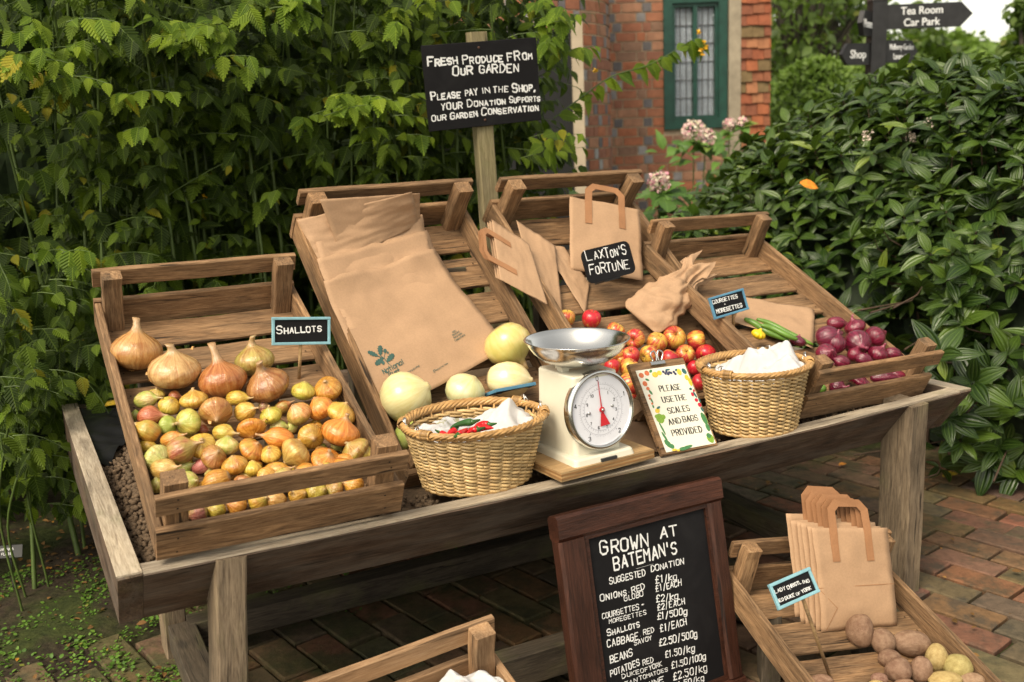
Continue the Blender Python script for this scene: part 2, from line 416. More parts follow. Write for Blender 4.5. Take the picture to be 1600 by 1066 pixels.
# ------------------------------------------------------------------ lettering
GL = {'A': '00-26-40 12-32', 'B': '00-06-36-45-44-33-03 33-42-41-30-00', 'C': '45-36-16-05-01-10-30-41', 'D': '00-06-26-44-42-20-00',
 'E': '46-06-00-40 03-33', 'F': '46-06-00 03-33', 'G': '45-36-16-05-01-10-30-41-43-23', 'H': '00-06 40-46 03-43', 'I': '20-26',
 'J': '46-41-30-10-01', 'K': '00-06 46-03-40', 'L': '06-00-40', 'M': '00-06-23-46-40', 'N': '00-06-40-46', 'O': '16-05-01-10-30-41-45-36-16',
 'P': '00-06-36-45-44-33-03', 'Q': '16-05-01-10-30-41-45-36-16 22-40', 'R': '00-06-36-45-44-33-03 23-40', 'S': '45-36-16-05-04-13-33-42-41-30-10-01',
 'T': '06-46 26-20', 'U': '06-01-10-30-41-46', 'V': '06-20-46', 'W': '06-10-23-30-46', 'X': '00-46 06-40', 'Y': '06-23-46 23-20', 'Z': '06-46-00-40',
 '0': '16-05-01-10-30-41-45-36-16', '1': '15-26-20', '2': '05-16-36-45-44-00-40', '5': '46-06-04-34-42-41-30-10-01', '/': '1a-36', '.': '20-21', '*': '23-24',
 '+': '13-33 24-22', '-': '13-33', "'": '26-24', ',': '20-1a', '{': '44-14-03-01-10-40 44-4a-3b-1b-0a', '}': '06-00 44-02-40', '|': '45-36-26-15-10 00-40 03-33',
 '_': '00-40', '&': '24-22 13-33', 'l': '26-20', 'i': '20-23', 'n': '00-04-34-40'}
def glyph(ch):
    out = []
    for st in GL[ch].split():
        out.append([(int(p[0]), -(ord(p[1])-96) if p[1] in 'ab' else int(p[1])) for p in st.split('-')])
    return out
def strokes(text, h, small=.74, jit=0.0, gap=.3, narrow={'I': .35, "'": .3, '.': .3, ',': .35, '1': .55, '*': .4, 'l': .3, 'i': .3}):
    """hand lettering: polylines in the plane; lower case letters become small capitals"""
    x, out = 0.0, []
    for ch in text:
        if ch == ' ': x += h*.42; continue
        hh = h*small if ch.islower() else h; g = ch.upper()
        hh *= 1+rnd.uniform(-1.6, 1.6)*jit; wd = hh*.62*narrow.get(g, 1)*(1+rnd.uniform(-2, 2)*jit); ox = 0 if g not in narrow else -(hh*.62-wd)/2
        jy = rnd.uniform(-1, 1)*jit*h; ro = rnd.uniform(-1, 1)*jit*1.2
        for st in glyph(g):
            out.append([(x+ox+a/4*hh*.62+b/6*hh*ro+rnd.uniform(-1, 1)*jit*h*.5, b/6*hh+jy+rnd.uniform(-1, 1)*jit*h*.5) for a, b in st])
        x += wd+gap*h*(.8 if hh < h else 1)
    return out, x-gap*h
JW = .3
def ribbon(parts, pl, wd, M, contrast=0, z0=0.0):
    for (a, b) in zip(pl[:-1], pl[1:]):
        a, b = Vector((*a, 0)), Vector((*b, 0)); d = b-a
        if d.length < 1e-7: continue
        d.normalize(); nrm = Vector((-d.y, d.x, 0)); ww = wd*(1-contrast*(1-abs(d.y)))*rnd.uniform(1-JW, 1+JW)/2
        z = z0+.0004+rnd.random()*.0004; e = ww*.8
        P = [a-d*e+nrm*ww*.5, a+nrm*ww, b+nrm*ww, b+d*e+nrm*ww*.5, b+d*e-nrm*ww*.5, b-nrm*ww, a-nrm*ww, a-d*e-nrm*ww*.5]
        V = [M @ Vector((p.x, p.y, zz)) for zz in (z0-.0006, z) for p in P]
        parts.append((V, [tuple(range(8, 16))]+[(i, (i+1) % 8, (i+1) % 8+8, i+8) for i in range(8)]))
def letter_px(name, lines, FM, parent, mat=M_CHALK, wd=.13, jit=.03, contrast=0, small=.74):
    """lines: (text, left baseline pixel, right baseline pixel, cap height / advance) written on the plane of frame FM"""
    parts = []
    for (t, a, b, hr) in lines:
        A, B = loc(*a, FM), loc(*b, FM); A.z = B.z = 0; d = (B-A); W = d.length
        dpx = math.dist(a, b); Hv = loc(a[0], a[1]-hr*dpx, FM)-A; hpx = abs(Hv.dot(Vector((-d.y, d.x, 0))/W)); st, tw = strokes(t, 1.0, small, jit)
        sx, sy = W/tw, hpx; X = d.normalized(); Y = Vector((-X.y, X.x, 0))
        for pl in st:
            ribbon(parts, [((A+X*p[0]*sx+Y*p[1]*sy).x, (A+X*p[0]*sx+Y*p[1]*sy).y) for p in pl], wd*hpx, Matrix.Identity(4), contrast)
    return put(name, mesh(name, *join(parts), mat), parent)
def slab(w_, h_, t_, b=.0015): return plankvf(w_, h_, t_, b, 3, 0)
def chalk_label(c, deg, w_, h_, lines, fmat, stick, label, group):
    FM = rectframe(c, deg)
    o = empty("chalk_label", FM, label, "label", group)
    fw = .0066
    FO = FM @ Matrix.Translation((0, 0, .0052))
    put("panel", mesh("panel", *xf(slab(w_-fw, h_-fw, .004), Matrix.Translation((0, 0, .003))), M_SLATE), o)
    bars = [xf(plankvf(w_, fw, .009, .001, 3, 0), Matrix.Translation((0, s*(h_-fw)/2, .0045))) for s in (-1, 1)]
    bars += [xf(plankvf(h_-2*fw-.0004, fw, .0088, .001, 3, 0), axes((s*(w_-fw)/2, 0, .0044), (0, 1, 0), (-1, 0, 0))) for s in (-1, 1)]
    put("frame", mesh("frame", *join(bars), fmat), o)
    t = letter_px("lettering", lines, FO, o, wd=.17); t.matrix_basis = Matrix.Translation((0, 0, .0052))
    if stick is not None:
        e = FM.inverted() @ Vector(stick); s0 = Vector((stick_x, -h_/2+.004, -.002))
        put("stick", mesh("stick", *tubevf([s0+Vector((0, .025, 0)), s0, e], .0042, 8), M_STICK, True), o)
    return o

# ------------------------------------------------------------------ signs
KS = 1.125; c = CAM+(Vector((-.0549, 3.0305, 1.5371))-CAM)*KS; FM = rectframe(c, (22.04, 3.24, -3.58))
sign = empty("garden_sign", FM, "black wooden notice board lettered in white on a mossy stake behind the crates", "sign")
put("board", mesh("board", *slab(.3565*KS, .2415*KS, .012), M_SLATE), sign)
FO = FM @ Matrix.Translation((0, 0, .006))
cx = lambda x, y: (640+x/5.33, 30+y/5.33)
t = letter_px("lettering", [("Fresh", cx(155, 392), cx(398, 375), .31), ("Produce", cx(447, 375), cx(770, 352), .215), ("FRom", cx(818, 345), cx(1012, 335), .35),
    ("OuR", cx(362, 470), cx(523, 460), .43), ("GARDEN", cx(585, 450), cx(905, 436), .2),
    ("Please", cx(183, 672), cx(420, 655), .27), ("PAY", cx(467, 640), cx(567, 630), .5), ("IN", cx(605, 618), cx(667, 612), .72), ("THE", cx(697, 610), cx(818, 606), .4),
    ("Shop,", cx(858, 608), cx(1046, 598), .36), ("YOUR", cx(265, 755), cx(435, 745), .31), ("Donation", cx(485, 735), cx(795, 705), .18), ("Supports", cx(833, 697), cx(1082, 684), .21),
    ("OUR", cx(188, 852), cx(303, 838), .38), ("Garden", cx(343, 836), cx(565, 808), .25), ("Conservation", cx(602, 800), cx(1070, 760), .125)], FO, sign, wd=.19, jit=.06)
t.matrix_basis = Matrix.Translation((0, 0, .006))
SF = FM.inverted()
P = [onto(744, 50, FM, -.03), onto(765, 345, FM, -.03)]; d = (P[1]-P[0]); P[1] = P[0]+d*3.1
X = (P[1]-P[0]).normalized(); Y = Vector(FM.col[0][:3]); Y = (Y-X*Y.dot(X)).normalized()
plank("stake", sign, (P[1]-P[0]).length, .06, .05, SF @ axes((P[0]+P[1])/2, X, Y), M_POST, 9, n=12, b=.004)
for q in ((748, 74.5), (758, 187.5)):
    p = SF @ onto(*q, FM, .006)
    put("screw", mesh("screw", *lathevf([(.001, .0), (.0045, .0), (.0042, .002), (.002, .003)], 10), M_RUST, True), sign, Matrix.Translation(p))

lab_g = "small framed chalk labels on sticks"
stick_x = .0
pz = lambda x, y: (80+x/1.974, 360+y/1.974)
chalk_label((-.5097, 2.374, .9441), (26.49, -6.59, 6.32), .1425, .0671, [("Shallots", (432.5, 522), (501, 518), .17)], M_BLUE,
    onto(467, 592, CR[0]), "pale blue framed label reading Shallots standing in the left crate", lab_g)
stick_x = .012
pz = lambda x, y: (1090+x/4.1, 440+y/4.1)
chalk_label((.6516, 2.9487, .8646), (25.98, -16.68, -7.09), .1321, .0665, [("COURGETTES", pz(98, 145), pz(256, 105), .15), ("+", pz(172, 155), pz(182, 151), 1.6), ("MOREGETTES", pz(124, 205), pz(284, 163), .155)], M_BLUED,
    onto(1146, 518, CR[3]), "mid blue framed label reading Courgettes and Moregettes by a paper bag", lab_g)
stick_x = .015
pz = lambda x, y: (1150+x/3.556, 860+y/3.556)
chalk_label((.5827, 1.9919, .4072), (19.26, -27.8, -9.6), .1106, .056, [("LADY", pz(218, 240), pz(275, 218), .34), ("CHRISTL", pz(287, 217), pz(362, 184), .25), ("ING", pz(372, 185), pz(408, 178), .5),
    ("-", pz(298, 225), pz(310, 221), .8), ("RED", pz(232, 292), pz(266, 278), .5), ("DUKE", pz(276, 276), pz(325, 256), .38), ("OF", pz(337, 252), pz(358, 244), .7), ("YORK", pz(368, 238), pz(420, 216), .36)], M_BLUE,
    onto(1300, 1066, CR[4]), "tilted pale blue framed label on a long stick in the potato crate", lab_g)
# a fourth label lying behind the left basket
FM = rectframe(onto(798, 611, CR[1], .07), (30, -112, -2))
o = empty("chalk_label", FM, "blue framed label lying tipped against pale onions behind the chilli basket", "label", lab_g)
fw = .008
put("panel", mesh("panel", *xf(slab(.117, .055, .004), Matrix.Translation((0, 0, .003))), M_SLATE), o)
put("frame", mesh("frame", *join([xf(plankvf(.125, fw, .009, .001, 3, 0), Matrix.Translation((0, s*.029, .0045))) for s in (-1, 1)] +
    [xf(plankvf(.0495, fw, .0088, .001, 3, 0), axes((s*.0585, 0, .0044), (0, 1, 0), (-1, 0, 0))) for s in (-1, 1)]), M_BLUED), o)
# Laxton's Fortune card
FM = rectframe(CAM+(Vector((.2831, 2.829, 1.0212))-CAM)*1.075, (26.51, -15.38, -6.81))
o = empty("variety_card", FM, "rounded black card reading Laxton's Fortune leaning on a paper bag", "card")
w_, h_, rr = .178, .1035, .02; V = []
for zz in (0, .004):
    for (sx, sy, a0) in ((1, 1, 0), (-1, 1, 90), (-1, -1, 180), (1, -1, 270)):
        for k in range(6):
            a = R(a0+k*18); V.append((sx*(w_/2-rr)+rr*math.cos(a), sy*(h_/2-rr)+rr*math.sin(a), zz))
put("card", mesh("card", V, [tuple(range(24, 48)), tuple(range(23, -1, -1))]+[(i, (i+1) % 24, (i+1) % 24+24, i+24) for i in range(24)], M_SLATE), o)
pz = lambda x, y: (740+x/2.665, 250+y/2.665)
t = letter_px("lettering", [("Lax", pz(473, 422), pz(543, 405), .62), ("Ton'S", pz(550, 408), pz(637, 392), .46), ("FoR", pz(486, 478), pz(555, 466), .62), ("TuNE", pz(556, 466), pz(648, 452), .43)], FM @ Matrix.Translation((0, 0, .004)), o, wd=.1, jit=.035)
t.matrix_basis = Matrix.Translation((0, 0, .004))
e = FM.inverted() @ onto(962, 452, CR[2], .004)
put("stand_foot", mesh("stand_foot", *boxvf(-.03, .03, -h_/2-.004, -h_/2+.02, -.06, -.001), M_BLACK), o)

# notice board asking to use the scales
FM = rectframe((.4069, 2.4586, .6943), (30.98, -36.01, 2.94))
nw, nh = .1771, .2397
o = empty("notice_board", FM, "cream notice with a painted fruit border clipped to a small wooden board", "notice")
put("backing", mesh("backing", *xf(slab(nw, nh+.012, .012), Matrix.Translation((0, .004, -.008))), M_CR), o)
put("sheet", mesh("sheet", *xf(slab(nw*.9, nh*.94, .001, .0003), Matrix.Translation((.004, -.004, -.001))), plain("cream_sheet", (.78, .74, .62), .3, var=.04, scale=8, bump=0)), o)
NB = o
nl = (("PLEASE", (347, 403), (530, 385), .27), ("USE", (372, 500), (470, 488), .5), ("THE", (482, 485), (578, 475), .5), ("SCALES", (422, 597), (607, 570), .27), ("AND", (428, 697), (533, 678), .48), ("BAGS", (553, 672), (680, 655), .4), ("PROVIDED", (458, 795), (717, 757), .21))
pq = lambda x, y: (970+x/5.612, 540+y/5.612)
letter_px("lettering", [(a, pq(*b), pq(*c_), h) for a, b, c_, h in nl], FM, o, M_BLACK, wd=.15, jit=0, contrast=.6)
cols = {'o': (.62, .16, .06), 'y': (.72, .5, .05), 'n': (.04, .04, .09), 'g': (.06, .2, .07), 'r': (.5, .02, .05), 'l': (.2, .35, .04), 'd': (.03, .12, .12)}
bm_ = {k: plain("print_"+k, v, .4, var=.3, scale=300, bump=0) for k, v in cols.items()}
blobs = {k: [] for k in cols}
def blob(k, x, y, rx, ry, a=0, nn=9):
    p = loc(*pq(x, y), FM); s = .00158/5.612*1.05
    ca, sa = math.cos(R(a)), math.sin(R(a)); P = []
    for i in range(nn):
        t_ = 2*math.pi*i/nn; u, v = rx*math.cos(t_)*s, ry*math.sin(t_)*s; P.append((p.x+u*ca-v*sa, p.y+u*sa+v*ca))
    z = .0002+rnd.random()*.0006
    blobs[k].append(([(a_, b_, zz) for zz in (-.0008, z) for a_, b_ in P], [tuple(range(nn, 2*nn))]+[(i, (i+1) % nn, (i+1) % nn+nn, i+nn) for i in range(nn)]))
for k, x, y, rx, ry, a in [('o', 180, 262, 26, 24, 0), ('o', 228, 242, 24, 24, 0), ('o', 212, 335, 24, 25, 0), ('o', 238, 378, 17, 17, 0), ('o', 250, 440, 13, 13, 0), ('o', 256, 466, 10, 10, 0), ('o', 275, 510, 10, 10, 0),
    ('y', 300, 255, 32, 26, 10), ('y', 338, 240, 24, 22, 0), ('y', 512, 232, 24, 32, 0), ('y', 578, 280, 22, 28, 0), ('y', 608, 318, 18, 42, 0), ('y', 322, 572, 26, 22, 20), ('y', 470, 915, 26, 10, 0), ('y', 505, 918, 16, 10, 0),
    ('r', 628, 428, 14, 20, 0), ('r', 662, 478, 18, 17, 0), ('r', 690, 520, 18, 20, 0), ('r', 640, 395, 10, 12, 0)]: blob(k, x, y, rx, ry, a)
for x, y in [(372, 230), (392, 246), (415, 250), (440, 240), (465, 232), (478, 248), (400, 228), (425, 236)]: blob('n', x, y, 13, 13)
for k, x, y, rx, ry, a in [('g', 262, 225, 18, 12, 30), ('g', 232, 300, 20, 10, -30), ('g', 262, 410, 10, 26, 20), ('g', 270, 480, 8, 30, 10), ('g', 285, 535, 8, 16, 0), ('l', 345, 640, 42, 46, 0), ('l', 318, 622, 24, 18, 0), ('l', 375, 625, 20, 22, 0), ('g', 365, 730, 8, 60, 10), ('g', 385, 800, 10, 50, 15), ('g', 415, 862, 24, 46, 30), ('g', 450, 885, 22, 22, 0),
    ('g', 575, 895, 72, 15, 8), ('g', 545, 905, 40, 16, 0), ('d', 490, 215, 20, 12, 0), ('d', 555, 225, 22, 30, 20), ('d', 410, 212, 26, 8, 0), ('d', 650, 430, 10, 34, 15), ('d', 690, 480, 8, 20, 0), ('d', 712, 560, 10, 24, 15), ('d', 612, 380, 16, 12, 0), ('d', 330, 545, 22, 10, 20), ('g', 730, 640, 24, 60, 5), ('l', 742, 640, 12, 50, 5), ('g', 762, 715, 20, 40, 0), ('l', 785, 812, 36, 40, 0), ('g', 770, 790, 24, 24, 0), ('l', 800, 840, 20, 14, 0)]: blob(k, x, y, rx, ry, a)
for k in cols: put("fruit_border", mesh("fruit_border", *join(blobs[k]), bm_[k]), o)
p = FM.inverted() @ onto(1028, 567, FM, .004)
put("clip", mesh("clip", *xf(plankvf(.046, .012, .014, .002, 3, 0), Matrix.Translation((p.x, p.y, -.002))), M_CHROME), o)
put("clip_handle", mesh("clip_handle", *join([tubevf(curve_pts([(p.x+sx*.012, p.y+.004, .004), (p.x+sx*.02, p.y+.022, .012), (p.x+sx*.008, p.y+.03, .014), (p.x+sx*.002, p.y+.018, .01), (p.x+sx*.004, p.y+.004, .005)], 5), .0022, 6) for sx in (-1, 1)]), M_CHROME, True), o)

# ------------------------------------------------------------------ A-board leaning on the rail
A, B_, C_ = Vector((.073, 2.111, .546)), Vector((.498, 2.384, .527)), Vector((.141, 1.952, -.236))
X = (B_-A).normalized(); Y = (A-C_); Y = (Y-X*Y.dot(X)).normalized(); FM = axes(A, X, Y)
bw = .505; bh = .556
ab = empty("price_chalkboard", FM, "tall dark framed chalkboard listing prices, leaning on the front of the stand", "chalkboard")
fw = .075; ft = .058
for nme, L, Wd, cx_, cy_, rot in (("frame_rail", bw, ft, bw/2, -ft/2, 0), ("frame_rail", bw, ft, bw/2, -bh+ft/2, 0), ("frame_stile", bh-2*ft-.0006, fw, fw/2, -bh/2, 1), ("frame_stile", bh-2*ft-.0006, fw*.62, bw-fw*.36, -bh/2, 1)):
    m = Matrix.Translation((cx_, cy_, .0)) @ (Matrix.Rotation(R(90), 4, 'Z') if rot else Matrix.Identity(4))
    plank(nme, ab, L, Wd, .038, m, M_CHALKF, b=.007, wob=.0006)
ix0, ix1, iy0, iy1 = fw-.002, bw-fw*.62+.002, -ft+.002, -bh+ft-.002
put("panel", mesh("panel", *boxvf(ix0, ix1, iy1, iy0, -.012, .003), M_SLATE), ab)
mo = []
for (x0, x1, y0, y1) in ((ix0, ix1, iy0-.012, iy0), (ix0, ix1, iy1, iy1+.012), (ix0, ix0+.012, iy1+.0125, iy0-.0125), (ix1-.012, ix1, iy1+.0125, iy0-.0125)): mo.append(boxvf(x0, x1, y0, y1, .0, .011))
put("inner_moulding", mesh("inner_moulding", *join(mo), M_CHALKF), ab)
put("prop", mesh("prop", *boxvf(.05, bw-.05, -bh, -.1, -.05, -.03), M_CHALKF), ab)
pq = lambda x, y: (840+x/3.082, 720+y/3.082)
cl = [("GROWN", (303, 455), (535, 412), .3), ("AT", (592, 375), (668, 358), .75), ("BATEMAN'S", (370, 528), (665, 445), .22), ("_", (475, 520), (552, 498), .05), ("SUGGESTED", (347, 595), (520, 552), .19), ("DONATION", (548, 535), (705, 497), .2),
 ("Onions", (303, 678), (425, 645), .3), ("*", (437, 640), (443, 638), 2), ("RED", (456, 640), (515, 617), .5), ("GLOBO", (418, 678), (507, 652), .3), ("COURGETTES", (312, 762), (488, 715), .16), ("+", (497, 706), (515, 700), 1.2), ("MOREGETTES", (345, 784), (523, 740), .125),
 ("Shallots", (337, 845), (488, 800), .24), ("CABBAGE", (337, 900), (483, 860), .25), ("*", (492, 850), (497, 849), 2), ("RED", (510, 840), (560, 825), .55), ("SAVOY", (466, 890), (548, 862), .28), ("BEANS", (352, 975), (456, 940), .36),
 ("POTATOES", (352, 1040), (492, 985), .23), ("RED", (508, 985), (556, 970), .6), ("DUKE", (408, 1049), (488, 1024), .27), ("OF", (497, 1022), (530, 1012), .6), ("YORK", (538, 1010), (598, 988), .38), ("BEAN", (396, 1092), (480, 1064), .24), ("TOMATOES", (490, 1058), (625, 1013), .15), ("WINE", (520, 1095), (608, 1062), .3),
 ("|1/}{", (568, 590), (670, 572), .4), ("|1/EACH", (570, 632), (692, 600), .3), ("|2/}{", (572, 680), (675, 665), .38), ("|2/EACH", (578, 722), (707, 690), .28), ("|1/500{", (578, 765), (718, 738), .28), ("|1/EACH", (592, 825), (716, 790), .32), ("|2.50/500{", (587, 893), (765, 848), .24), ("|1.50/}{", (616, 950), (755, 915), .28), ("|1.50/100{", (646, 1002), (808, 955), .23), ("|2.50/}{", (655, 1058), (815, 1010), .25), ("|1.50/}{", (660, 1100), (800, 1055), .25)]
FO = FM @ Matrix.Translation((0, 0, .003))
cl = [q for q in cl if loc(*pq(*q[1]), FO).y > iy1+.02]
t = letter_px("lettering", [(a, pq(*b), pq(*c_), h*(.8 if '|' in a else .9)) for a, b, c_, h in cl], FO, ab, wd=.14, jit=.045)
t.matrix_basis = Matrix.Translation((0, 0, .003))
# ------------------------------------------------------------------ produce
def veg_mat(name, stripe, neck, root, rough=.24, blotch=.6, coat=.45, sscale=5.0, contrast=.6, light=(.85, .62, .28), lamt=.22, bst=.3):
    """skin coloured by the object's own colour with streaks from pole to pole"""
    t = NT(name); o = t.obj(); inf = t.info(); rv = t.rvec(9)
    sx = t.new("SeparateXYZ"); t.l(o, sx.inputs[0])
    cx_ = t.new("CombineXYZ"); t.l(sx.outputs[0], cx_.inputs[0]); t.l(sx.outputs[1], cx_.inputs[1])
    nm = t.new("VectorMath", operation='NORMALIZE'); t.l(cx_.outputs[0], nm.inputs[0])
    ad = t.new("VectorMath", operation='ADD'); t.l(nm.outputs[0], ad.inputs[0]); t.l(rv, ad.inputs[1])
    zz = t.new("CombineXYZ"); t.l(t.math('MULTIPLY', sx.outputs[2], .16), zz.inputs[2])
    a2 = t.new("VectorMath", operation='ADD'); t.l(ad.outputs[0], a2.inputs[0]); t.l(zz.outputs[0], a2.inputs[1])
    st = t.noise(a2.outputs[0], sscale, 5, .65)
    col = inf.outputs["Color"]
    dk = t.mix(1.0, col, stripe, 'MULTIPLY')
    lt = t.mix(lamt, col, light)
    c = t.mix(t.ramp(st, [(.36, 0.0), (.62, 1.0)]), t.mix(contrast, col, dk), t.mix(contrast, col, lt))
    a3 = t.new("VectorMath", operation='ADD'); t.l(o, a3.inputs[0]); t.l(rv, a3.inputs[1])
    bl = t.noise(a3.outputs[0], 1.3, 4, .55, .6)
    c = t.mix(t.math('MULTIPLY', t.ramp(bl, [(.5, 0.0), (.66, blotch)]), 1.0), c, t.mix(1.0, col, stripe, 'MULTIPLY'))
    al = inf.outputs["Alpha"]                                    # 1 = plain; less = greener below the shoulder
    gm = t.math('MULTIPLY', t.math('SUBTRACT', 1.0, al), t.ramp(t.noise(a3.outputs[0], .9, 2), [(.42, 0.0), (.6, 1.0)]))
    c = t.mix(gm, c, (.33, .4, .06))
    c = t.mix(t.ramp(sx.outputs[2], [(.0, 0.0), (1.0, 0.0)]), c, c)
    nk = t.new("MapRange"); t.l(sx.outputs[2], nk.inputs[0]); nk.inputs[1].default_value = .92; nk.inputs[2].default_value = 1.2
    c = t.mix(t.math('MULTIPLY', nk.outputs[0], .8), c, neck)
    rt = t.new("MapRange"); t.l(sx.outputs[2], rt.inputs[0]); rt.inputs[1].default_value = -.74; rt.inputs[2].default_value = -.84
    c = t.mix(t.math('MULTIPLY', rt.outputs[0], .9), c, root)
    t.base(c); t.set(rough, .5, Coat_Weight=coat, Coat_Roughness=.25, Subsurface_Weight=.06, Subsurface_Scale=.01)
    t.bump(t.math('ADD', st, t.math('MULTIPLY', bl, 1.5)), bst, .02)
    return t.m
M_ON = veg_mat("onion_skin", (.5, .3, .16), (.4, .26, .13), (.2, .13, .07))
M_PALE = veg_mat("pale_onion_skin", (.72, .62, .34), (.34, .2, .09), (.2, .14, .08), .28, .3, contrast=.35, light=(.88, .8, .55), lamt=.4, bst=.06)
M_REDO = veg_mat("red_onion_skin", (.3, .12, .2), (.3, .06, .1), (.22, .12, .1), .18, .3, .5, contrast=.7, light=(.5, .08, .18), lamt=.13)
def apple_mat():
    t = NT("apple_skin"); o = t.obj(); inf = t.info(); rv = t.rvec(9)
    sx = t.new("SeparateXYZ"); t.l(o, sx.inputs[0])
    cx_ = t.new("CombineXYZ"); t.l(sx.outputs[0], cx_.inputs[0]); t.l(sx.outputs[1], cx_.inputs[1])
    nm = t.new("VectorMath", operation='NORMALIZE'); t.l(cx_.outputs[0], nm.inputs[0])
    ad = t.new("VectorMath", operation='ADD'); t.l(nm.outputs[0], ad.inputs[0]); t.l(rv, ad.inputs[1])
    zz = t.new("CombineXYZ"); t.l(t.math('MULTIPLY', sx.outputs[2], .3), zz.inputs[2])
    a2 = t.new("VectorMath", operation='ADD'); t.l(ad.outputs[0], a2.inputs[0]); t.l(zz.outputs[0], a2.inputs[1])
    st = t.noise(a2.outputs[0], 6.5, 6, .7)
    a3 = t.new("VectorMath", operation='ADD'); t.l(o, a3.inputs[0]); t.l(rv, a3.inputs[1])
    side = t.noise(a3.outputs[0], .55, 2)
    s = t.math('ADD', t.math('MULTIPLY', st, 1.7), t.math('ADD', t.math('MULTIPLY', side, 1.3), t.math('MULTIPLY', inf.outputs["Alpha"], .55)))
    red = t.ramp(s, [(.0, 0.0), (.2, 0.0), (.98, 0.0), (1.0, 0.0)])
    mr = t.new("MapRange"); t.l(s, mr.inputs[0]); mr.inputs[1].default_value = 1.5; mr.inputs[2].default_value = 1.85
    c = t.mix(mr.outputs[0], (.66, .44, .07), inf.outputs["Color"])
    cav = t.new("MapRange"); t.l(t.math('ABSOLUTE', sx.outputs[2]), cav.inputs[0]); cav.inputs[1].default_value = 2.0; cav.inputs[2].default_value = 3.0
    sp = t.noise(a3.outputs[0], 22, 2)
    c = t.mix(t.ramp(sp, [(.7, 0.0), (.74, .5)]), c, (.55, .38, .14))
    t.base(c); t.set(.3, .5, Coat_Weight=.15, Coat_Roughness=.2, Subsurface_Weight=.04, Subsurface_Scale=.005)
    t.bump(sp, .05, .01); return t.m
M_AP = apple_mat()
def potato_mat():
    t = NT("potato_skin"); o = t.obj(); rv = t.rvec(9)
    a3 = t.new("VectorMath", operation='ADD'); t.l(o, a3.inputs[0]); t.l(rv, a3.inputs[1])
    n = t.noise(a3.outputs[0], 2.2, 6, .65); sp = t.noise(a3.outputs[0], 14, 4)
    c = t.mix(t.ramp(n, [(.3, .0), (.7, 1.0)]), t.mix(1.0, t.info().outputs["Color"], (.62, .56, .5), 'MULTIPLY'), t.mix(.18, t.info().outputs["Color"], (.6, .48, .3)))
    c = t.mix(t.ramp(sp, [(.62, 0.0), (.72, .55)]), c, (.07, .04, .025))
    t.base(c); t.set(.62, .35); t.bump(t.math('ADD', sp, t.math('MULTIPLY', n, 2)), .35, .02); return t.m
M_PO = potato_mat()
M_SKIN = plain("papery_onion_skin", (.55, .3, .1), .5, var=.3, scale=14)
M_STEM = plain("dry_stem", (.1, .06, .03), .8, bump=0)
M_ROOT = plain("dry_roots", (.17, .1, .055), .9, var=.4, scale=40)
M_GREEN = plain("green_skin", (.1, .2, .025), .35, var=.3, scale=18)
M_CHIL = plain("red_chilli_skin", (.55, .008, .012), .18, var=.15, scale=20, bump=0)
M_CHIG = plain("green_chilli_skin", (.03, .1, .02), .25, bump=0)
M_YEL = plain("yellow_squash_skin", (.75, .5, .015), .3, var=.08, scale=30)

def lump(vf, amp, sc, seed):
    off = Vector((seed*3.7, seed*1.3, seed*2.1)); V = []
    for p in vf[0]:
        p = Vector(p); q = noise.noise_vector(p*sc+off); V.append(p+q*amp)
    return V, vf[1]
def onion_me(name, mat, neck, bend, squash, seed, roots=True, thin=.14):
    pr = [(.02, -.8*squash), (.2, -.82*squash), (.45, -.76*squash), (.72, -.58*squash), (.92, -.3*squash), (1, .02), (.95, .3), (.8, .55), (.58, .74), (.37, .88), (.24, 1.02), (thin+.02, 1.02+neck*.35), (thin, 1.02+neck*.7), (thin*1.15, 1.02+neck), (thin*.5, 1.03+neck)]
    v, f = lump(lathevf(pr, 20), .07, .9, seed); V = []
    for p in v:
        k = max(0, p.z-.85); V.append(Vector((p.x+bend*k*k, p.y, p.z)))
    me = mesh(name, V, f, mat, True)
    return me
ONS = [onion_me("onion", M_ON, n_, b_, s_, i) for i, (n_, b_, s_) in enumerate([(.25, .1, .9), (.55, .5, 1), (.12, 0, .85), (.9, .3, 1.1), (.4, -.4, .95)])]
SHS = [onion_me("shallot", M_ON, n_, b_, s_, i+9, thin=.1) for i, (n_, b_, s_) in enumerate([(.2, .2, 1.0), (.5, .4, 1.1), (.1, 0, .9), (.7, -.3, 1.2), (.3, .5, 1.0)])]
def globe_me(neck, seed):
    pr = [(.02, -.86), (.16, -.88), (.4, -.84), (.68, -.68), (.9, -.38), (1, 0), (.95, .34), (.8, .6), (.58, .8), (.36, .93), (.2, 1.0), (.15, 1.04+neck*.5), (.12, 1.04+neck), (.05, 1.05+neck)]
    return mesh("onion", *lump(lathevf(pr, 22), .06, .8, seed), M_PALE, True)
PAL = [globe_me(.06, 21), globe_me(.03, 22), globe_me(.42, 23)]
REO = [onion_me("red_onion", M_REDO, n_, b_, s_, i+30, thin=.1) for i, (n_, b_, s_) in enumerate([(.3, .2, .9), (.6, .4, .95), (.08, 0, .86), (.8, -.3, 1.0)])]
def tuft_me():
    parts = []
    for k in range(34):
        a, r = rnd.uniform(0, 6.28), rnd.uniform(0, .2); p = Vector((r*math.cos(a), r*math.sin(a), -.72))
        d = Vector((math.cos(a)*rnd.uniform(.1, .5), math.sin(a)*rnd.uniform(.1, .5), -1)).normalized()
        L = rnd.uniform(.1, .3); q = p+d*L; parts.append(tubevf([p, (p+q)/2+Vector((rnd.uniform(-.05, .05), rnd.uniform(-.05, .05), 0)), q], .022, 4))
    return mesh("roots", *join(parts), M_ROOT)
TUFT = tuft_me()
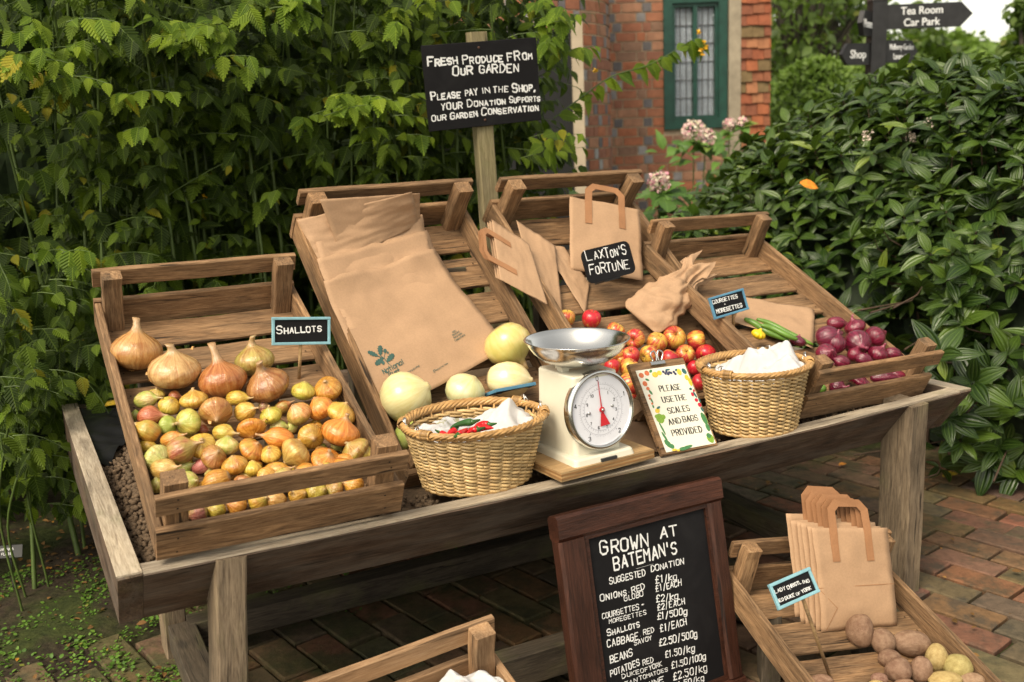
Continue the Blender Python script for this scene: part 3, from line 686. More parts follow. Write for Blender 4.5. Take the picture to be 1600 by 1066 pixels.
ap = [(.01, -.7), (.12, -.72), (.24, -.8), (.4, -.86), (.62, -.78), (.82, -.55), (.95, -.2), (1, .12), (.95, .42), (.8, .68), (.58, .82), (.36, .84), (.2, .74), (.09, .6), (.02, .52)]
APS = [mesh("apple", *lump(lathevf(ap, 22), .05, .8, i), M_AP, True) for i in range(4)]
STEM = mesh("stem", *tubevf([(0, 0, .5), (.02, 0, .75), (.09, .03, 1.0)], [.035, .03, .045], 6), M_STEM, True)
CALYX = mesh("calyx", *join([tubevf([(0, 0, -.66), (math.cos(a)*.1, math.sin(a)*.1, -.76), (math.cos(a)*.15, math.sin(a)*.15, -.8)], [.05, .035, .01], 5) for a in (0, 1.25, 2.5, 3.77, 5.0)]), M_STEM)
def ell(n=20, m=14):
    return lathevf([(max(.02, math.sin(math.pi*i/m)), -math.cos(math.pi*i/m)) for i in range(m+1)], n)
POS = []
for i in range(5):
    v, f = lump(ell(), .13, .8, i+50); V = []
    for p in v:
        for e in [(0.9, .2, .3), (-.5, .7, -.4), (.2, -.8, .6), (-.7, -.6, .1), (.1, .9, .5)]:
            dd = (p-Vector(e).normalized()).length
            if dd < .3: p = p*(1-.05*(1-dd/.3))
        V.append(p)
    POS.append(mesh("potato", V, f, M_PO, True))

def axis_of(d, t):
    a, b = R(d), R(t); return (RT*math.cos(a)-DN*math.sin(a))*math.cos(b)-fwd*math.sin(b)
def settle(px, py, rpx, M, lift=0.0):
    r = .03
    for _ in range(4):
        P = onto(px, py, M, r*.92+lift); r = rpx*depth(P)/F
    return P, r
def orient(P, ax, s, spin):
    q = Vector(ax).to_track_quat('Z', 'Y').to_matrix().to_4x4()
    return Matrix.Translation(P) @ q @ Matrix.Rotation(spin, 4, 'Z') @ Matrix.Diagonal((*s, 1))
def item(name, me, px, py, rx, ry, M, d, t, color, label, cat, group=None, lift=0.0, along=1.0):
    P, r = settle(px, py, (rx+ry)/2, M, lift)
    q = M.inverted() @ P; k_ = r/M.to_scale().x                        # keep it inside the crate's boards
    q.y = max(q.y, k_*.95+.004); q.x = min(max(q.x, TB+k_*.9), CW-TB-k_*.9); P = M @ q
    ax = axis_of(d, t) if d is not None else (M.to_3x3() @ Vector((rnd.uniform(-.25, .25), rnd.uniform(-.3, .1), 1))).normalized()
    s = (r, r, r*along)
    if d is None or abs(t) < 35:                  # fit the two radii seen in the picture
        vert = d is None or abs(math.sin(R(d))) > .6
        a_, b_ = (ry, rx) if vert else (rx, ry); k = depth(P)/F
        s = (b_*k, b_*k, a_*k*along)
    o = put(name, me, color=color); o.matrix_world = orient(P, ax, s, rnd.uniform(0, 6.28)); tag(o, label, cat, group)
    return o
CC = {'y': ((.72, .47, .06), 'yellow'), 'g': ((.5, .5, .1), 'green'), 'p': ((.72, .64, .26), 'pale green'), 'o': ((.66, .28, .028), 'orange'),
      'b': ((.45, .2, .05), 'brown'), 'r': ((.46, .12, .055), 'coppery red'), 'k': ((.55, .2, .18), 'pink'), 't': ((.62, .36, .1), 'tan')}
NTH = ['first', 'second', 'third', 'fourth', 'fifth', 'sixth', 'seventh', 'eighth', 'ninth', 'tenth', 'eleventh', 'twelfth', 'thirteenth', 'fourteenth', 'fifteenth', 'sixteenth', 'seventeenth', 'eighteenth']
def rows(items, bands, fmt):
    """give every item a label from its look, its row and its place in the row"""
    out = {}
    for (lo, hi, rn) in bands:
        q = sorted([i for i, it in enumerate(items) if lo <= it[1] < hi], key=lambda i: items[i][0])
        for k, i in enumerate(q):
            e = q[::-1].index(i)
            pos = NTH[k]+' from the left' if k else 'leftmost'
            if e == 0 and k: pos = 'rightmost'
            out[i] = fmt(items[i], pos, rn)
    return out
# left crate: five big onions at the back
pz = lambda x, y: (80+x/1.974, 360+y/1.974)
for (x, y, rx, ry, d, t, col, al, me, lb) in [
    (262, 375, 78, 64, 84, 10, (.5, .25, .075), 1, 1, "big round tan onion in the left crate's back left corner"),
    (380, 438, 80, 64, 88, 15, (.6, .38, .16), 1, 4, "big pale buff onion with a dry neck, second from left in the back row"),
    (627, 405, 62, 50, 100, 10, (.44, .29, .08), .6, 1, "greenish tan onion at the back of the left crate below the Shallots label"),
    (528, 462, 76, 60, 98, 12, (.43, .145, .035), 1, 3, "big copper onion with a tall thick shaggy neck in the left crate"),
    (668, 480, 70, 55, 110, 25, (.38, .16, .045), 1, 1, "brown onion with a curled dry neck just above the shallot heap")]:
    q = pz(x, y); item("onion", ONS[me], q[0], q[1], rx/1.974, ry/1.974, CR[0], d, t, (*col, al), lb, "onion", "big onions at the back of the left crate")
SH = [(777, 498, 38, 36, 'y', 80, 10), (857, 490, 43, 43, 'o', 100, 50), (832, 552, 42, 45, 'o', 120, 10), (893, 565, 48, 40, 'y', 60, 10), (893, 625, 60, 46, 'o', 70, 5), (765, 567, 40, 42, 't', 120, 30), (800, 637, 39, 41, 'o', -10, 60), (507, 558, 54, 44, 'b', -60, 50),
 (572, 518, 41, 24, 'y', 0, 10), (440, 525, 43, 36, 'y', 95, 10), (380, 514, 25, 20, 'r', 0, 0), (290, 523, 43, 27, 'p', 10, 10), (325, 506, 26, 20, 't', 80, 20), (363, 542, 33, 31, 'y', 60, 40), (302, 575, 44, 33, 'r', 8, 5), (360, 603, 31, 31, 'g', 10, 30), (424, 593, 39, 46, 'g', 180, 60),
 (246, 577, 17, 24, 'g', 90, 0), (298, 620, 46, 34, 'o', 150, 10), (467, 617, 22, 17, 'r', 0, 0), (530, 625, 41, 27, 'y', 0, 20), (597, 560, 42, 30, 'y', 20, 30), (655, 545, 23, 18, 'k', 0, 0), (678, 572, 33, 33, 'y', 100, 30), (712, 546, 31, 20, 'b', 30, 0), (617, 610, 45, 37, 'o', 290, 30),
 (700, 606, 32, 20, 'p', 0, 0), (706, 642, 54, 33, 'o', 170, 10), (293, 668, 34, 22, 'y', 0, 0), (305, 705, 43, 41, 'p', -20, 30), (370, 645, 42, 24, 'o', 20, 10), (397, 680, 57, 42, 'r', 25, 5), (465, 665, 42, 42, 'y', 70, 50), (541, 667, 39, 36, 'p', 85, 5), (618, 678, 42, 35, 'o', 45, 20), (677, 692, 31, 33, 'y', 90, 40),
 (757, 686, 52, 50, 't', 220, 15), (500, 701, 40, 38, 'b', 40, 40), (566, 727, 41, 37, 'o', 100, 20), (462, 728, 37, 22, 'k', 25, 0), (410, 731, 29, 20, 'p', 20, 10), (620, 738, 31, 31, 'y', 90, 5), (692, 742, 48, 27, 'o', 10, 10), (345, 737, 52, 32, 't', 10, 20), (308, 792, 24, 33, 'g', 90, 20), (352, 764, 32, 22, 'g', 0, 40),
 (420, 776, 40, 33, 'p', 10, 30), (511, 772, 52, 34, 'o', 200, 10), (598, 764, 38, 22, 't', 30, 0), (938, 680, 48, 38, 'b', 130, 20), (968, 692, 36, 30, 'y', 0, 20), (850, 712, 52, 30, 'o', 60, 30), (756, 737, 24, 14, 'k', 20, 0), (640, 700, 24, 20, 'r', 0, 0), (835, 690, 26, 26, 'b', 30, 30), (905, 715, 40, 26, 'o', 0, 0), (790, 748, 40, 22, 'o', 30, 0), (455, 800, 34, 20, 'y', 0, 0), (560, 812, 34, 20, 't', 0, 0), (390, 825, 34, 26, 'o', 50, 30)]
for k in range(10):                                                # those pressed against the front slats
    x_ = 385+62*k+rnd.uniform(-8, 8); y_ = 893-.176*(x_-330)+rnd.uniform(-5, 3)
    SH.append((x_, y_, rnd.uniform(33, 42), rnd.uniform(28, 36), 'gkyoytoybo'[k], rnd.choice([0, 20, 160, 200]), 30))
    if 0 < k < 9: SH.append((x_+25, y_-66, rnd.uniform(34, 42), rnd.uniform(30, 36), 'oybytoyog'[k-1], rnd.choice([10, 60, 150, 250]), 30))
for k in range(26):                                                # smaller ones deeper in the heap
    x_, y_ = rnd.uniform(270, 920), rnd.uniform(560, 780)
    if y_ > 620+.45*(x_-230) and x_ < 400: x_ += 200
    SH.append((x_, y_, rnd.uniform(20, 27), rnd.uniform(17, 24), rnd.choice('yyogobkp'), rnd.uniform(0, 360), 10))
NTH += ['nineteenth', 'twentieth', 'twenty-first', 'twenty-second', 'twenty-third']
def sband(y_, x_): return 2000 if y_ > 855-.176*(x_-330) else 1900 if y_ > 800-.176*(x_-330) else y_
sl_ = rows([(s_[0], sband(s_[1], s_[0]))+tuple(s_[2:]) for s_ in SH],
     [(0, 560, "back row"), (560, 615, "second row"), (615, 675, "third row"), (675, 722, "fourth row"), (722, 755, "fifth row"), (755, 1890, "sixth row"), (1890, 1950, "row behind the front slat"), (1950, 2100, "gap between front slats")],
     lambda it, pos, rn: "%s %s shallot, %s in the left crate's %s" % ('small' if it[2]+it[3] < 52 else 'long' if it[2] > 1.35*it[3] else 'plump', CC[it[4]][1], pos, rn))
for i, (x, y, rx, ry, c_, d, t) in enumerate(SH):
    q = pz(x, y); col = [k*rnd.uniform(.85, 1.15) for k in CC[c_][0]]
    big = rx+ry > 60
    item("shallot", SHS[1 if rx > 1.3*ry else rnd.choice([0, 2, 4, 2])], q[0], q[1], rx*1.02/1.974, ry*1.05/1.974, CR[0], d, t, (*col, .25 if c_ in 'gp' else rnd.choice([1, .85, .6])), sl_[i], "shallot", "shallots heaped in the left crate",
         lift=.016 if (y < 790 and big) else .0, along=.82 if not rx > 1.3*ry else .9)
fk = []
for k in range(46):
    p = CR[0] @ Vector((rnd.uniform(.04, .46), rnd.uniform(.04, .62), rnd.uniform(.004, .05))); a = rnd.uniform(0, 6.28)
    V = [p+Vector((rnd.uniform(-1, 1)*.002+.011*((i % 4)/3-.5)*math.cos(a)-.008*(i//4/3-.5)*math.sin(a), .011*((i % 4)/3-.5)*math.sin(a)+.008*(i//4/3-.5)*math.cos(a), .004*math.cos(2.2*((i % 4)/3-.5)*2)+rnd.uniform(0, .002))) for i in range(16)]
    fk.append((V, [(j*4+i, j*4+i+1, j*4+i+5, j*4+i+4) for j in range(3) for i in range(3)]))
tag(put("onion_skin_flakes", mesh("onion_skin_flakes", *join(fk), M_SKIN, True)), "loose papery onion skin flakes scattered among the shallots", "onion skin", kind="stuff")
# pale globe onions in the second crate
for (x, y, rx, ry, d, t, col, al, me, lb, rt) in [
    (618.7, 625, 41, 42, 28, 5, (.78, .7, .36), 1, 0, "big pale yellow globe onion left of the chilli basket, roots showing", 1),
    (727, 613, 32, 28, 60, 20, (.78, .74, .46), .7, 1, "white-green globe onion right behind the chilli basket's handle", 0),
    (793, 537, 39, 34, -55, 5, (.7, .55, .2), .6, 2, "large striped green-gold globe onion, highest beside the scale's pan", 0),
    (793, 594, 37, 29, 0, 10, (.82, .7, .4), 1, 0, "pale globe onion with shaggy roots, lying below the gold one by the scale", 1),
    (634, 682, 20, 26, 60, 10, (.5, .56, .2), .2, 1, "green onion mostly hidden between the left crate and the chilli basket", 0)]:
    o = item("onion", PAL[me], x, y, rx, ry, CR[1], d, t, (*col, al), lb, "onion", "pale globe onions in the second crate")
    if rt: put("roots", TUFT, o)
# apples
AP = [(128, 140, 82, 50, .2, 90, 20, 'orange'), (325, 145, 84, 66, 1, 80, 20, 'red'), (515, 245, 76, 72, .35, 60, 10, 'yellow and red'), (672, 302, 82, 82, .75, 200, 65, 'red and yellow'), (842, 335, 88, 80, .0, 60, 30, 'yellow-green'),
 (978, 296, 93, 94, .15, 70, 60, 'yellow and red'), (1156, 316, 88, 82, .6, 10, 10, 'red and yellow'), (638, 437, 80, 70, .75, 95, 40, 'red'), (785, 427, 80, 78, .3, 200, 30, 'striped yellow'), (945, 462, 84, 62, .95, 60, 10, 'red'), (1068, 427, 82, 74, .5, 80, 60, 'orange-red'), (1232, 425, 80, 86, 1, 220, 40, 'dark red'),
 (1140, 532, 62, 54, 1, 60, 20, 'red'), (1212, 555, 58, 62, 1, 30, 0, 'dark red'), (1182, 647, 68, 64, .8, 60, 45, 'red'), (530, 420, 48, 62, .35, 160, 20, 'orange'), (488, 522, 58, 78, .8, 90, 10, 'orange-red'), (625, 532, 84, 68, .1, 60, 20, 'orange-yellow'), (505, 622, 50, 38, .4, 60, 10, 'orange'),
 (622, 668, 102, 98, .15, 30, 10, 'large yellow'), (628, 752, 66, 40, 1, 60, 10, 'red'), (700, 905, 60, 36, .9, 60, 10, 'red'), (560, 470, 40, 40, .4, 90, 20, 'orange'), (1010, 560, 70, 60, .8, 60, 20, 'red'), (880, 570, 70, 60, .7, 40, 20, 'red'), (740, 560, 60, 56, .6, 40, 20, 'orange-red')]
al_ = rows(AP, [(0, 260, "top row"), (260, 380, "second row"), (380, 480, "third row"), (480, 580, "fourth row"), (580, 960, "lowest row")],
    lambda it, pos, rn: "%s apple, %s in the %s beside the scale" % (it[7], pos, rn))
for i, (x, y, rx, ry, red, d, t, nm_) in enumerate(AP):
    o = item("apple", APS[i % 4], 860+x/5.075, 470+y/5.075, rx*.99/5.075, ry*.99/5.075, CR[2], d, 90 if t > 85 else t, (.42+.1*rnd.random(), .016+.02*(1-red), .03, red*.62+.18), al_[i], "apple", "apples in the third crate", lift=.02 if y > 380 else 0)
    sc_ = o.scale; m_ = sum(sc_)/3; o.scale = (m_, m_, m_)
    put("stem", STEM, o)
    put("calyx", CALYX, o)
# red onions
RO = [(700, 168, 106, 64, 0, 0, 'shiny'), (910, 212, 100, 78, 115, 5, 'bright'), (605, 312, 142, 108, 15, 5, 'big dull purple'), (700, 390, 96, 112, 80, 10, 'shiny'), (930, 365, 142, 112, 270, 70, 'big round'), (1122, 312, 112, 106, 25, 0, 'glossy'), (602, 492, 110, 92, 60, 70, 'squat'), (775, 575, 98, 66, 160, 20, 'small'),
 (895, 500, 66, 80, 65, 0, 'papery long-necked'), (980, 538, 100, 62, -20, 20, 'dark'), (1140, 500, 100, 84, 60, 10, 'papery-topped'), (1332, 478, 98, 62, -12, 0, 'pink-sided'), (604, 622, 66, 44, 20, 0, 'half-hidden'), (712, 832, 98, 64, 0, 50, 'small'), (962, 798, 152, 70, 60, 10, 'wide'), (1200, 745, 142, 64, 0, 10, 'dark'), (1330, 718, 102, 56, 0, 0, 'papery')]
rl_ = rows(RO, [(0, 260, "back row"), (260, 420, "second row"), (420, 530, "third row"), (530, 660, "fourth row"), (660, 900, "lowest row")],
    lambda it, pos, rn: "%s red onion, %s in the %s of the right crate" % (it[6], pos, rn))
for i, (x, y, rx, ry, d, t, nm_) in enumerate(RO):
    item("red_onion", REO[1 if 'neck' in nm_ or 'papery' in nm_ else (i % 3)], 1200+x/6.6625, 480+y/6.6625, rx*1.12/6.6625, ry*1.12/6.6625, CR[3], d, t, (.125+.06*rnd.random(), .004, .026, 1), rl_[i], "red onion", "red onions in the right crate", lift=.035 if 200 < y < 660 else .01)
item("red_onion", REO[0], 1246.5, 534, 14, 9, CR[3], 80, 10, (.13, .008, .03, 1), "small red onion alone beside the floral tissue and green beans", "red onion")
# potatoes
PT = [(688, 445, 76, 98, 'brown', (.23, .12, .075)), (818, 505, 70, 76, 'brown', (.23, .125, .08)), (972, 517, 106, 70, 'long brown', (.25, .14, .09)), (853, 600, 64, 53, 'small brown', (.22, .115, .075)), (903, 666, 73, 70, 'round brown', (.23, .12, .08)), (1030, 660, 64, 78, 'pinkish brown', (.27, .15, .1)),
 (1118, 600, 64, 82, 'yellow', (.46, .34, .13)), (1232, 656, 80, 76, 'greenish yellow', (.42, .35, .12)), (1160, 720, 92, 50, 'wide yellow', (.5, .37, .14)), (1385, 722, 78, 55, 'tan', (.34, .21, .13)), (795, 715, 50, 36, 'brown', (.25, .12, .09)), (475, 722, 66, 34, 'lone brown', (.28, .15, .1)), (775, 742, 44, 22, 'yellow', (.5, .37, .14)), (932, 742, 56, 28, 'brown', (.26, .14, .09)), (1280, 742, 50, 30, 'yellow', (.46, .34, .13))]
pl_ = rows(PT, [(0, 560, "back row"), (560, 690, "middle row"), (690, 900, "lowest row")],
    lambda it, pos, rn: "%s potato, %s in the %s of the potato crate" % (it[4], pos, rn))
for i, (x, y, rx, ry, nm_, col) in enumerate(PT):
    d = 90 if ry > rx else 5
    if i in (1,): d = 130
    item("potato", POS[i % 5], 1150+x/3.556, 860+y/3.556, rx/3.556, ry/3.556, CR[4], d+rnd.uniform(-8, 8), 5, (*col, 1), pl_[i], "potato", "potatoes in the ground crate")
# beans and a courgette in the right crate, yellow squash
def pod(name, pxs, r, mat, label, cat, group, M, z):
    pts = curve_pts([onto(a, b, M, z) for a, b in pxs], 8); o_ = pts[0].copy(); n = len(pts)
    rad = [max(.12, math.sin(math.pi*min(1, max(0, (i+.5)/n)))**.35)*r for i in range(n)]
    o = put(name, mesh(name, *tubevf([p-o_ for p in pts], rad, 8), mat, True)); o.matrix_world = Matrix.Translation(o_)
    return tag(o, label, cat, group)
pz = lambda x, y: (1090+x/4.1, 440+y/4.1)
pod("runner_bean", [pz(300, 238), pz(370, 272), pz(450, 325), pz(585, 378)], .011, M_GREEN, "green runner bean nearest the yellow squash, lowest of three", "bean", "green beans on a paper bag", CR[3], .03)
pod("runner_bean", [pz(405, 278), pz(480, 300), pz(560, 340), pz(640, 372)], .01, M_GREEN, "green runner bean in the middle of the three by the squash", "bean", "green beans on a paper bag", CR[3], .045)
pod("runner_bean", [pz(378, 240), pz(460, 268), pz(560, 318), pz(740, 405)], .009, M_GREEN, "long green runner bean reaching right to the red onions", "bean", "green beans on a paper bag", CR[3], .03)
pod("courgette", [(1278, 605), (1284, 609), (1290, 612)], .016, M_GREEN, "dark green courgette end showing under the red onions", "courgette", None, CR[3], .02)
v = []
pr = [(.1, -.6), (.5, -.7), (.9, -.4), (1.05, -.05), (.9, .3), (.6, .5), (.25, .62), (.16, .9), (.05, .92)]
vf = lathevf(pr, 40); V = []
for p in vf[0]:
    a = math.atan2(p[1], p[0]); k = 1+.09*math.cos(10*a)*(1 if p[2] < .4 else 0); V.append((p[0]*k, p[1]*k, p[2]))
P, r = settle(1185.5, 522, 10.5, CR[3], .03)
o = put("squash", mesh("squash", V, vf[1], M_YEL, True)); o.matrix_world = orient(P, axis_of(70, 20), (r, r, r), 0)
tag(o, "small bright yellow patty pan squash behind the floral tissue basket", "squash")

# ------------------------------------------------------------------ baskets
def wicker(name, c):
    t = NT(name); g = t.new("NewGeometry"); o = t.obj()
    n = t.noise(o, 30, 4)
    ri = g.outputs["Random Per Island"]
    c1 = t.ramp(ri, [(0, tuple(x*.62 for x in c)), (.5, c), (1, tuple(min(1, x*1.3) for x in c))])
    t.base(t.mix(1.0, c1, t.ramp(n, [(.3, (.72, .66, .6)), (.7, (1.1, 1.1, 1.1))]), 'MULTIPLY')); t.set(.42, .5); t.bump(n, .2, .002)
    return t.m
M_WK = wicker("wicker_stick", (.44, .26, .1)); M_WKL = wicker("wicker_weave", (.55, .385, .18))
def basket(M, a, b, h, label, flare=1.28, nst=30, nrow=16, handles=((200, 340), (20, 160))):
    o = empty("wicker_basket", M, label, "basket", "wicker baskets on the stand")
    def ring(f, z): return lambda th, k=0: Vector(((a*f+k)*math.cos(th), (b*f+k)*math.sin(th), z))
    parts = []; amp = .0056
    for r_ in range(nrow):
        z = .006+(h-.03)*r_/(nrow-1); f = (1+(flare-1)*(z/h))/flare
        for off in (0, 1):
            n = nst*4; pts = []
            j0 = rnd.uniform(0, 6.28)
            for i in range(n+1):
                th = 2*math.pi*i/n+j0
                ph = math.cos(nst/2*th+math.pi*((r_+off) % 2))
                zz = z+(.0022 if off else -.0022)*math.sin(nst/2*th+math.pi*(r_ % 2))+rnd.uniform(-.0004, .0004)
                pts.append(ring(f, zz)(th, amp*ph))
            parts.append(tubevf(pts,   .0039 if not off else .0036, 6))
    put("weave", mesh("weave", *join(parts), M_WKL, True), o)
    st = [tubevf([ring(1/flare, -.002)(2*math.pi*i/nst), ring((1+(flare-1)*.5)/flare, h*.5)(2*math.pi*i/nst), ring(.99, h-.006)(2*math.pi*i/nst)], .0028, 5) for i in range(nst)]
    put("stake", mesh("stake", *join(st), M_WK, True), o)["kind"] = "stuff"
    parts = []
    for k in range(5):
        n = 130; pts = []
        for i in range(n+1):
            th = 2*math.pi*i/n; w_ = 14*th+k*2*math.pi/5
            pts.append(ring(1.0, h-.006+.006*math.sin(w_))(th, .006*math.cos(w_)+.003))
        parts.append(tubevf(pts, .0039, 6))
    put("rim", mesh("rim", *join(parts), M_WK, True), o)
    parts = [tubevf([ring(1/flare, .004)(2*math.pi*i/60+0, .003+.002*math.cos(30*2*math.pi*i/60)) for i in range(61)], .0055, 6)]
    parts.append(xf(lathevf([(.02, 0), (.98, 0), (.98, .006), (.02, .006)], 40), Matrix.Diagonal((a/flare, b/flare, 1, 1))))
    put("base", mesh("base", *join(parts), M_WK, True), o)
    for (h0, h1) in handles:                        # swing handles folded down onto the rim
        parts = []
        for k in range(3):
            n = 46; pts = []
            for i in range(n+1):
                th = R(h0+(h1-h0)*i/n); w_ = 22*th+k*2.09; e = min(1, 4*i/n, 4*(n-i)/n)
                pts.append(ring(1.0, h-.004+.002*e+.0028*math.sin(w_))(th, .006+.008*e+.0028*math.cos(w_)))
            parts.append(tubevf(pts, .0032, 6))
        for hh in (h0, h1):                          # bound ends
            q = 5 if hh == h0 else -5
            for i in range(9):
                th = R(hh+q*.25*i); c_ = ring(1.0, h-.003)(th, .006); t_ = Vector((-math.sin(th), math.cos(th), 0)); n_ = Vector((math.cos(th), math.sin(th), 0))
                parts.append(tubevf([c_+n_*.0105*math.cos(x)+Vector((0, 0, .0105))*math.sin(x) for x in [2*math.pi*m/10 for m in range(11)]], .0022, 5))
        put("handle", mesh("handle", *join(parts), M_WK, True), o)
        for hh in (h0-4, h1+4):
            th = R(hh); c_ = ring(1.0, h+.004)(th, .0); n_ = Vector((math.cos(th), math.sin(th), 0)); t_ = Vector((-n_.y, n_.x, 0))
            pts = [c_+t_*.012*math.cos(x)+Vector((0, 0, .011))*math.sin(x)+n_*.004*math.sin(2*x) for x in [2*math.pi*m/16 for m in range(17)]]
            put("handle_loop", mesh("handle_loop", *join([tubevf(pts, .0016, 6), tubevf([c_+t_*.01+Vector((0, 0, -.02)), c_+t_*.01+Vector((0, 0, .01)), c_+t_*.002+Vector((0, 0, .013)), c_-t_*.004+Vector((0, 0, -.018))], .0015, 6)]), M_WIRE, True), o)
    return o
B1 = TM @ fr(.825, .15, -.012, .05)
basket(B1, .168, .138, .157, "wide oval wicker basket of chillies on white tissue", flare=1.32)
c2 = loc(1183, 690, TM, -.012)
B2 = TM @ fr(c2.x+.085, c2.y+.11, -.012, .08)
basket(B2, .148, .128, .178, "rounder wicker basket filled with flower-patterned white tissue", handles=((195, 330), (35, 165)))
def tissue_mat():
    t = NT("tissue"); o = t.obj(); n = t.noise(o, 40, 5)
    fl = t.new("TexVoronoi"); fl.inputs["Scale"].default_value = 11; t.l(o, fl.inputs["Vector"])
    sp = t.noise(o, 60, 3, .5)
    m = t.math('MULTIPLY', t.ramp(fl.outputs["Distance"], [(.2, 1.0), (.3, 0.0)]), t.ramp(sp, [(.46, 0.0), (.5, 1.0)]))
    c = t.mix(t.math('MULTIPLY', m, .75), t.ramp(n, [(.3, (.6, .59, .59)), (.7, (.68, .67, .68))]), (.34, .32, .15))
    t.base(c); t.set(.8, .2); t.bump(n, .25, .002)
    tr = t.new("BsdfTranslucent"); t.l(c, tr.inputs[0]); mx = t.new("MixShader"); mx.inputs[0].default_value = .22
    t.l(t.p.outputs[0], mx.inputs[1]); t.l(tr.outputs[0], mx.inputs[2]); t.l(mx.outputs[0], t.n["Material Output"].inputs[0]); return t.m
M_TIS = tissue_mat()
def crumple(name, M, a, b, z0, bumps, seed, label, amp=.014, n=84, cat="tissue"):
    V, Fc = [], []; r0 = random.Random(seed); folds = []
    for k in range(9):
        an = r0.uniform(0, 3.14); wl = r0.uniform(.012, .04); folds.append((math.cos(an), math.sin(an), r0.uniform(0, 2), amp*wl*r0.uniform(9, 17), wl))
    for j in range(n):
        for i in range(n):
            u, v = 2*i/(n-1)-1, 2*j/(n-1)-1
            x = a*u*math.sqrt(1-v*v/2); y = b*v*math.sqrt(1-u*u/2)
            z = z0
            for (fx, fy, ph, am, wl) in folds:
                s_ = (x*fx+y*fy)/wl+ph+.7*noise.noise(Vector((x*14, y*14, ph))); z += am*(abs(s_ % 2-1)-.5)
            for (bx, by, s, hh) in bumps: z += hh*math.exp(-((x-bx)**2+(y-by)**2)/(2*s*s))
            p = Vector((x*22, y*22, seed)); q = Vector((x*55, y*55, seed+5))
            z += amp*.5*noise.noise(p*.6)
            x += .006*noise.noise(Vector((x*30, y*30, seed+9))); y += .006*noise.noise(Vector((x*30, y*30, seed+19)))
            V.append((x, y, z))
    for j in range(n-1):
        for i in range(n-1): k = j*n+i; Fc.append((k, k+1, k+n+1, k+n))
    o = put(name, mesh(name, V, Fc, M_TIS, True)); o.matrix_world = M
    m = o.modifiers.new("solid", 'SOLIDIFY'); m.thickness = .0006
    return tag(o, label, cat)
crumple("tissue_paper", B1, .152, .108, .122, [(.1, .02, .035, .045), (-.08, .02, .05, .012), (.03, -.03, .05, -.012)], 3, "crumpled white tissue lining the chilli basket")
crumple("tissue_paper", B2, .14, .12, .142, [(.06, .05, .04, .055), (.115, .0, .026, .05), (.08, -.06, .03, .045), (-.085, -.01, .05, -.04), (.02, -.02, .03, .014)], 8, "flower-patterned white tissue heaped high in the right wicker basket", amp=.022)
crumple("tissue_paper", CR[5] @ fr(.36, .66, .01), .12, .11, .07, [(.03, .02, .04, .02), (-.06, -.04, .04, -.03)], 12, "crumpled white tissue in the newer crate under the stand", amp=.024)
def chilli(pxs, r, mat, label, z):
    pts = curve_pts([onto(a, b_, B1, z) for a, b_ in pxs], 6); o_ = pts[0].copy(); n = len(pts)
    q = [p-o_ for p in pts]
    o = put("chilli", mesh("chilli", *tubevf(q, [r*(1-.85*(i/(n-1))**1.6)*(.75 if i == 0 else 1) for i in range(n)], 8), mat, True)); o.matrix_world = Matrix.Translation(o_)
    d = (q[0]-q[1]).normalized()
    put("stalk", mesh("stalk", *tubevf([q[0]-d*.002, q[0]+d*.004, q[0]+d*.02+Vector((0, 0, .004))], [r*.9, r*.6, .0018], 7), M_CHIG, True), o)
    tag(o, label, "chilli", "chillies in the left basket")
pz = lambda x, y: (560+x/5.332, 520+y/5.332)
chilli([pz(945, 745), pz(880, 752), pz(810, 772), pz(765, 795)], .0095, M_CHIG, "single green chilli lying above the red ones", .165)
chilli([pz(1085, 765), pz(1030, 762), pz(990, 775), pz(965, 785)], .009, M_CHIL, "upper red chilli at the right, below the green one", .158)
chilli([pz(990, 800), pz(1040, 792), pz(1090, 792), pz(1125, 795)], .009, M_CHIL, "rightmost red chilli pointing right towards the basket edge", .156)
chilli([pz(985, 808), pz(945, 812), pz(925, 825), pz(905, 835)], .0085, M_CHIL, "short red chilli in the middle of the chilli pile", .156)
chilli([pz(830, 858), pz(860, 838), pz(895, 815), pz(915, 800)], .0105, M_CHIL, "fat red chilli left of the middle, pointing up right", .156)
chilli([pz(800, 818), pz(775, 832), pz(750, 850), pz(730, 858)], .0095, M_CHIL, "leftmost large red chilli with its stalk up", .156)
chilli([pz(690, 838), pz(715, 845), pz(735, 852), pz(750, 858)], .0075, M_CHIL, "smallest dark red chilli at the left end of the pile", .154)

# ------------------------------------------------------------------ scale on its plywood square
fl_, fr_ = loc(877, 739.5, TM, .024), loc(1022, 702.5, TM, .024)
X = (fr_-fl_).normalized(); wd = (fr_-fl_).length; Y = Vector((-X.y, X.x, 0))
PM = TM @ axes(fl_, X, Y)
parts = []
ply = empty("plywood_square", PM, "square of layered plywood under the kitchen scale", "plywood")
M_PLYD = plain("plywood_dark_ply", (.27, .14, .05), .7)
for k in range(5):
    put("ply_layer", mesh("ply_layer", *boxvf(0-.0006*(k % 2), wd+.0006*(k % 2), -.0006*(k % 2), .24+.0006*(k % 2), -.0225+k*.0045, -.0225+(k+1)*.0045-.00005), M_PLY if k % 2 == 0 else M_PLYD), ply)
bl, br_ = loc(901, 729, TM, .028), loc(991.6, 706.4, TM, .028)
X = (br_-bl).normalized(); Y = Vector((-X.y, X.x, 0)); bw_ = (br_-bl).length
SM = TM @ axes((bl.x, bl.y, .0242), X, Y)
sc = empty("kitchen_scale", SM, "cream kitchen scale with chrome dial and shiny steel pan", "scale")
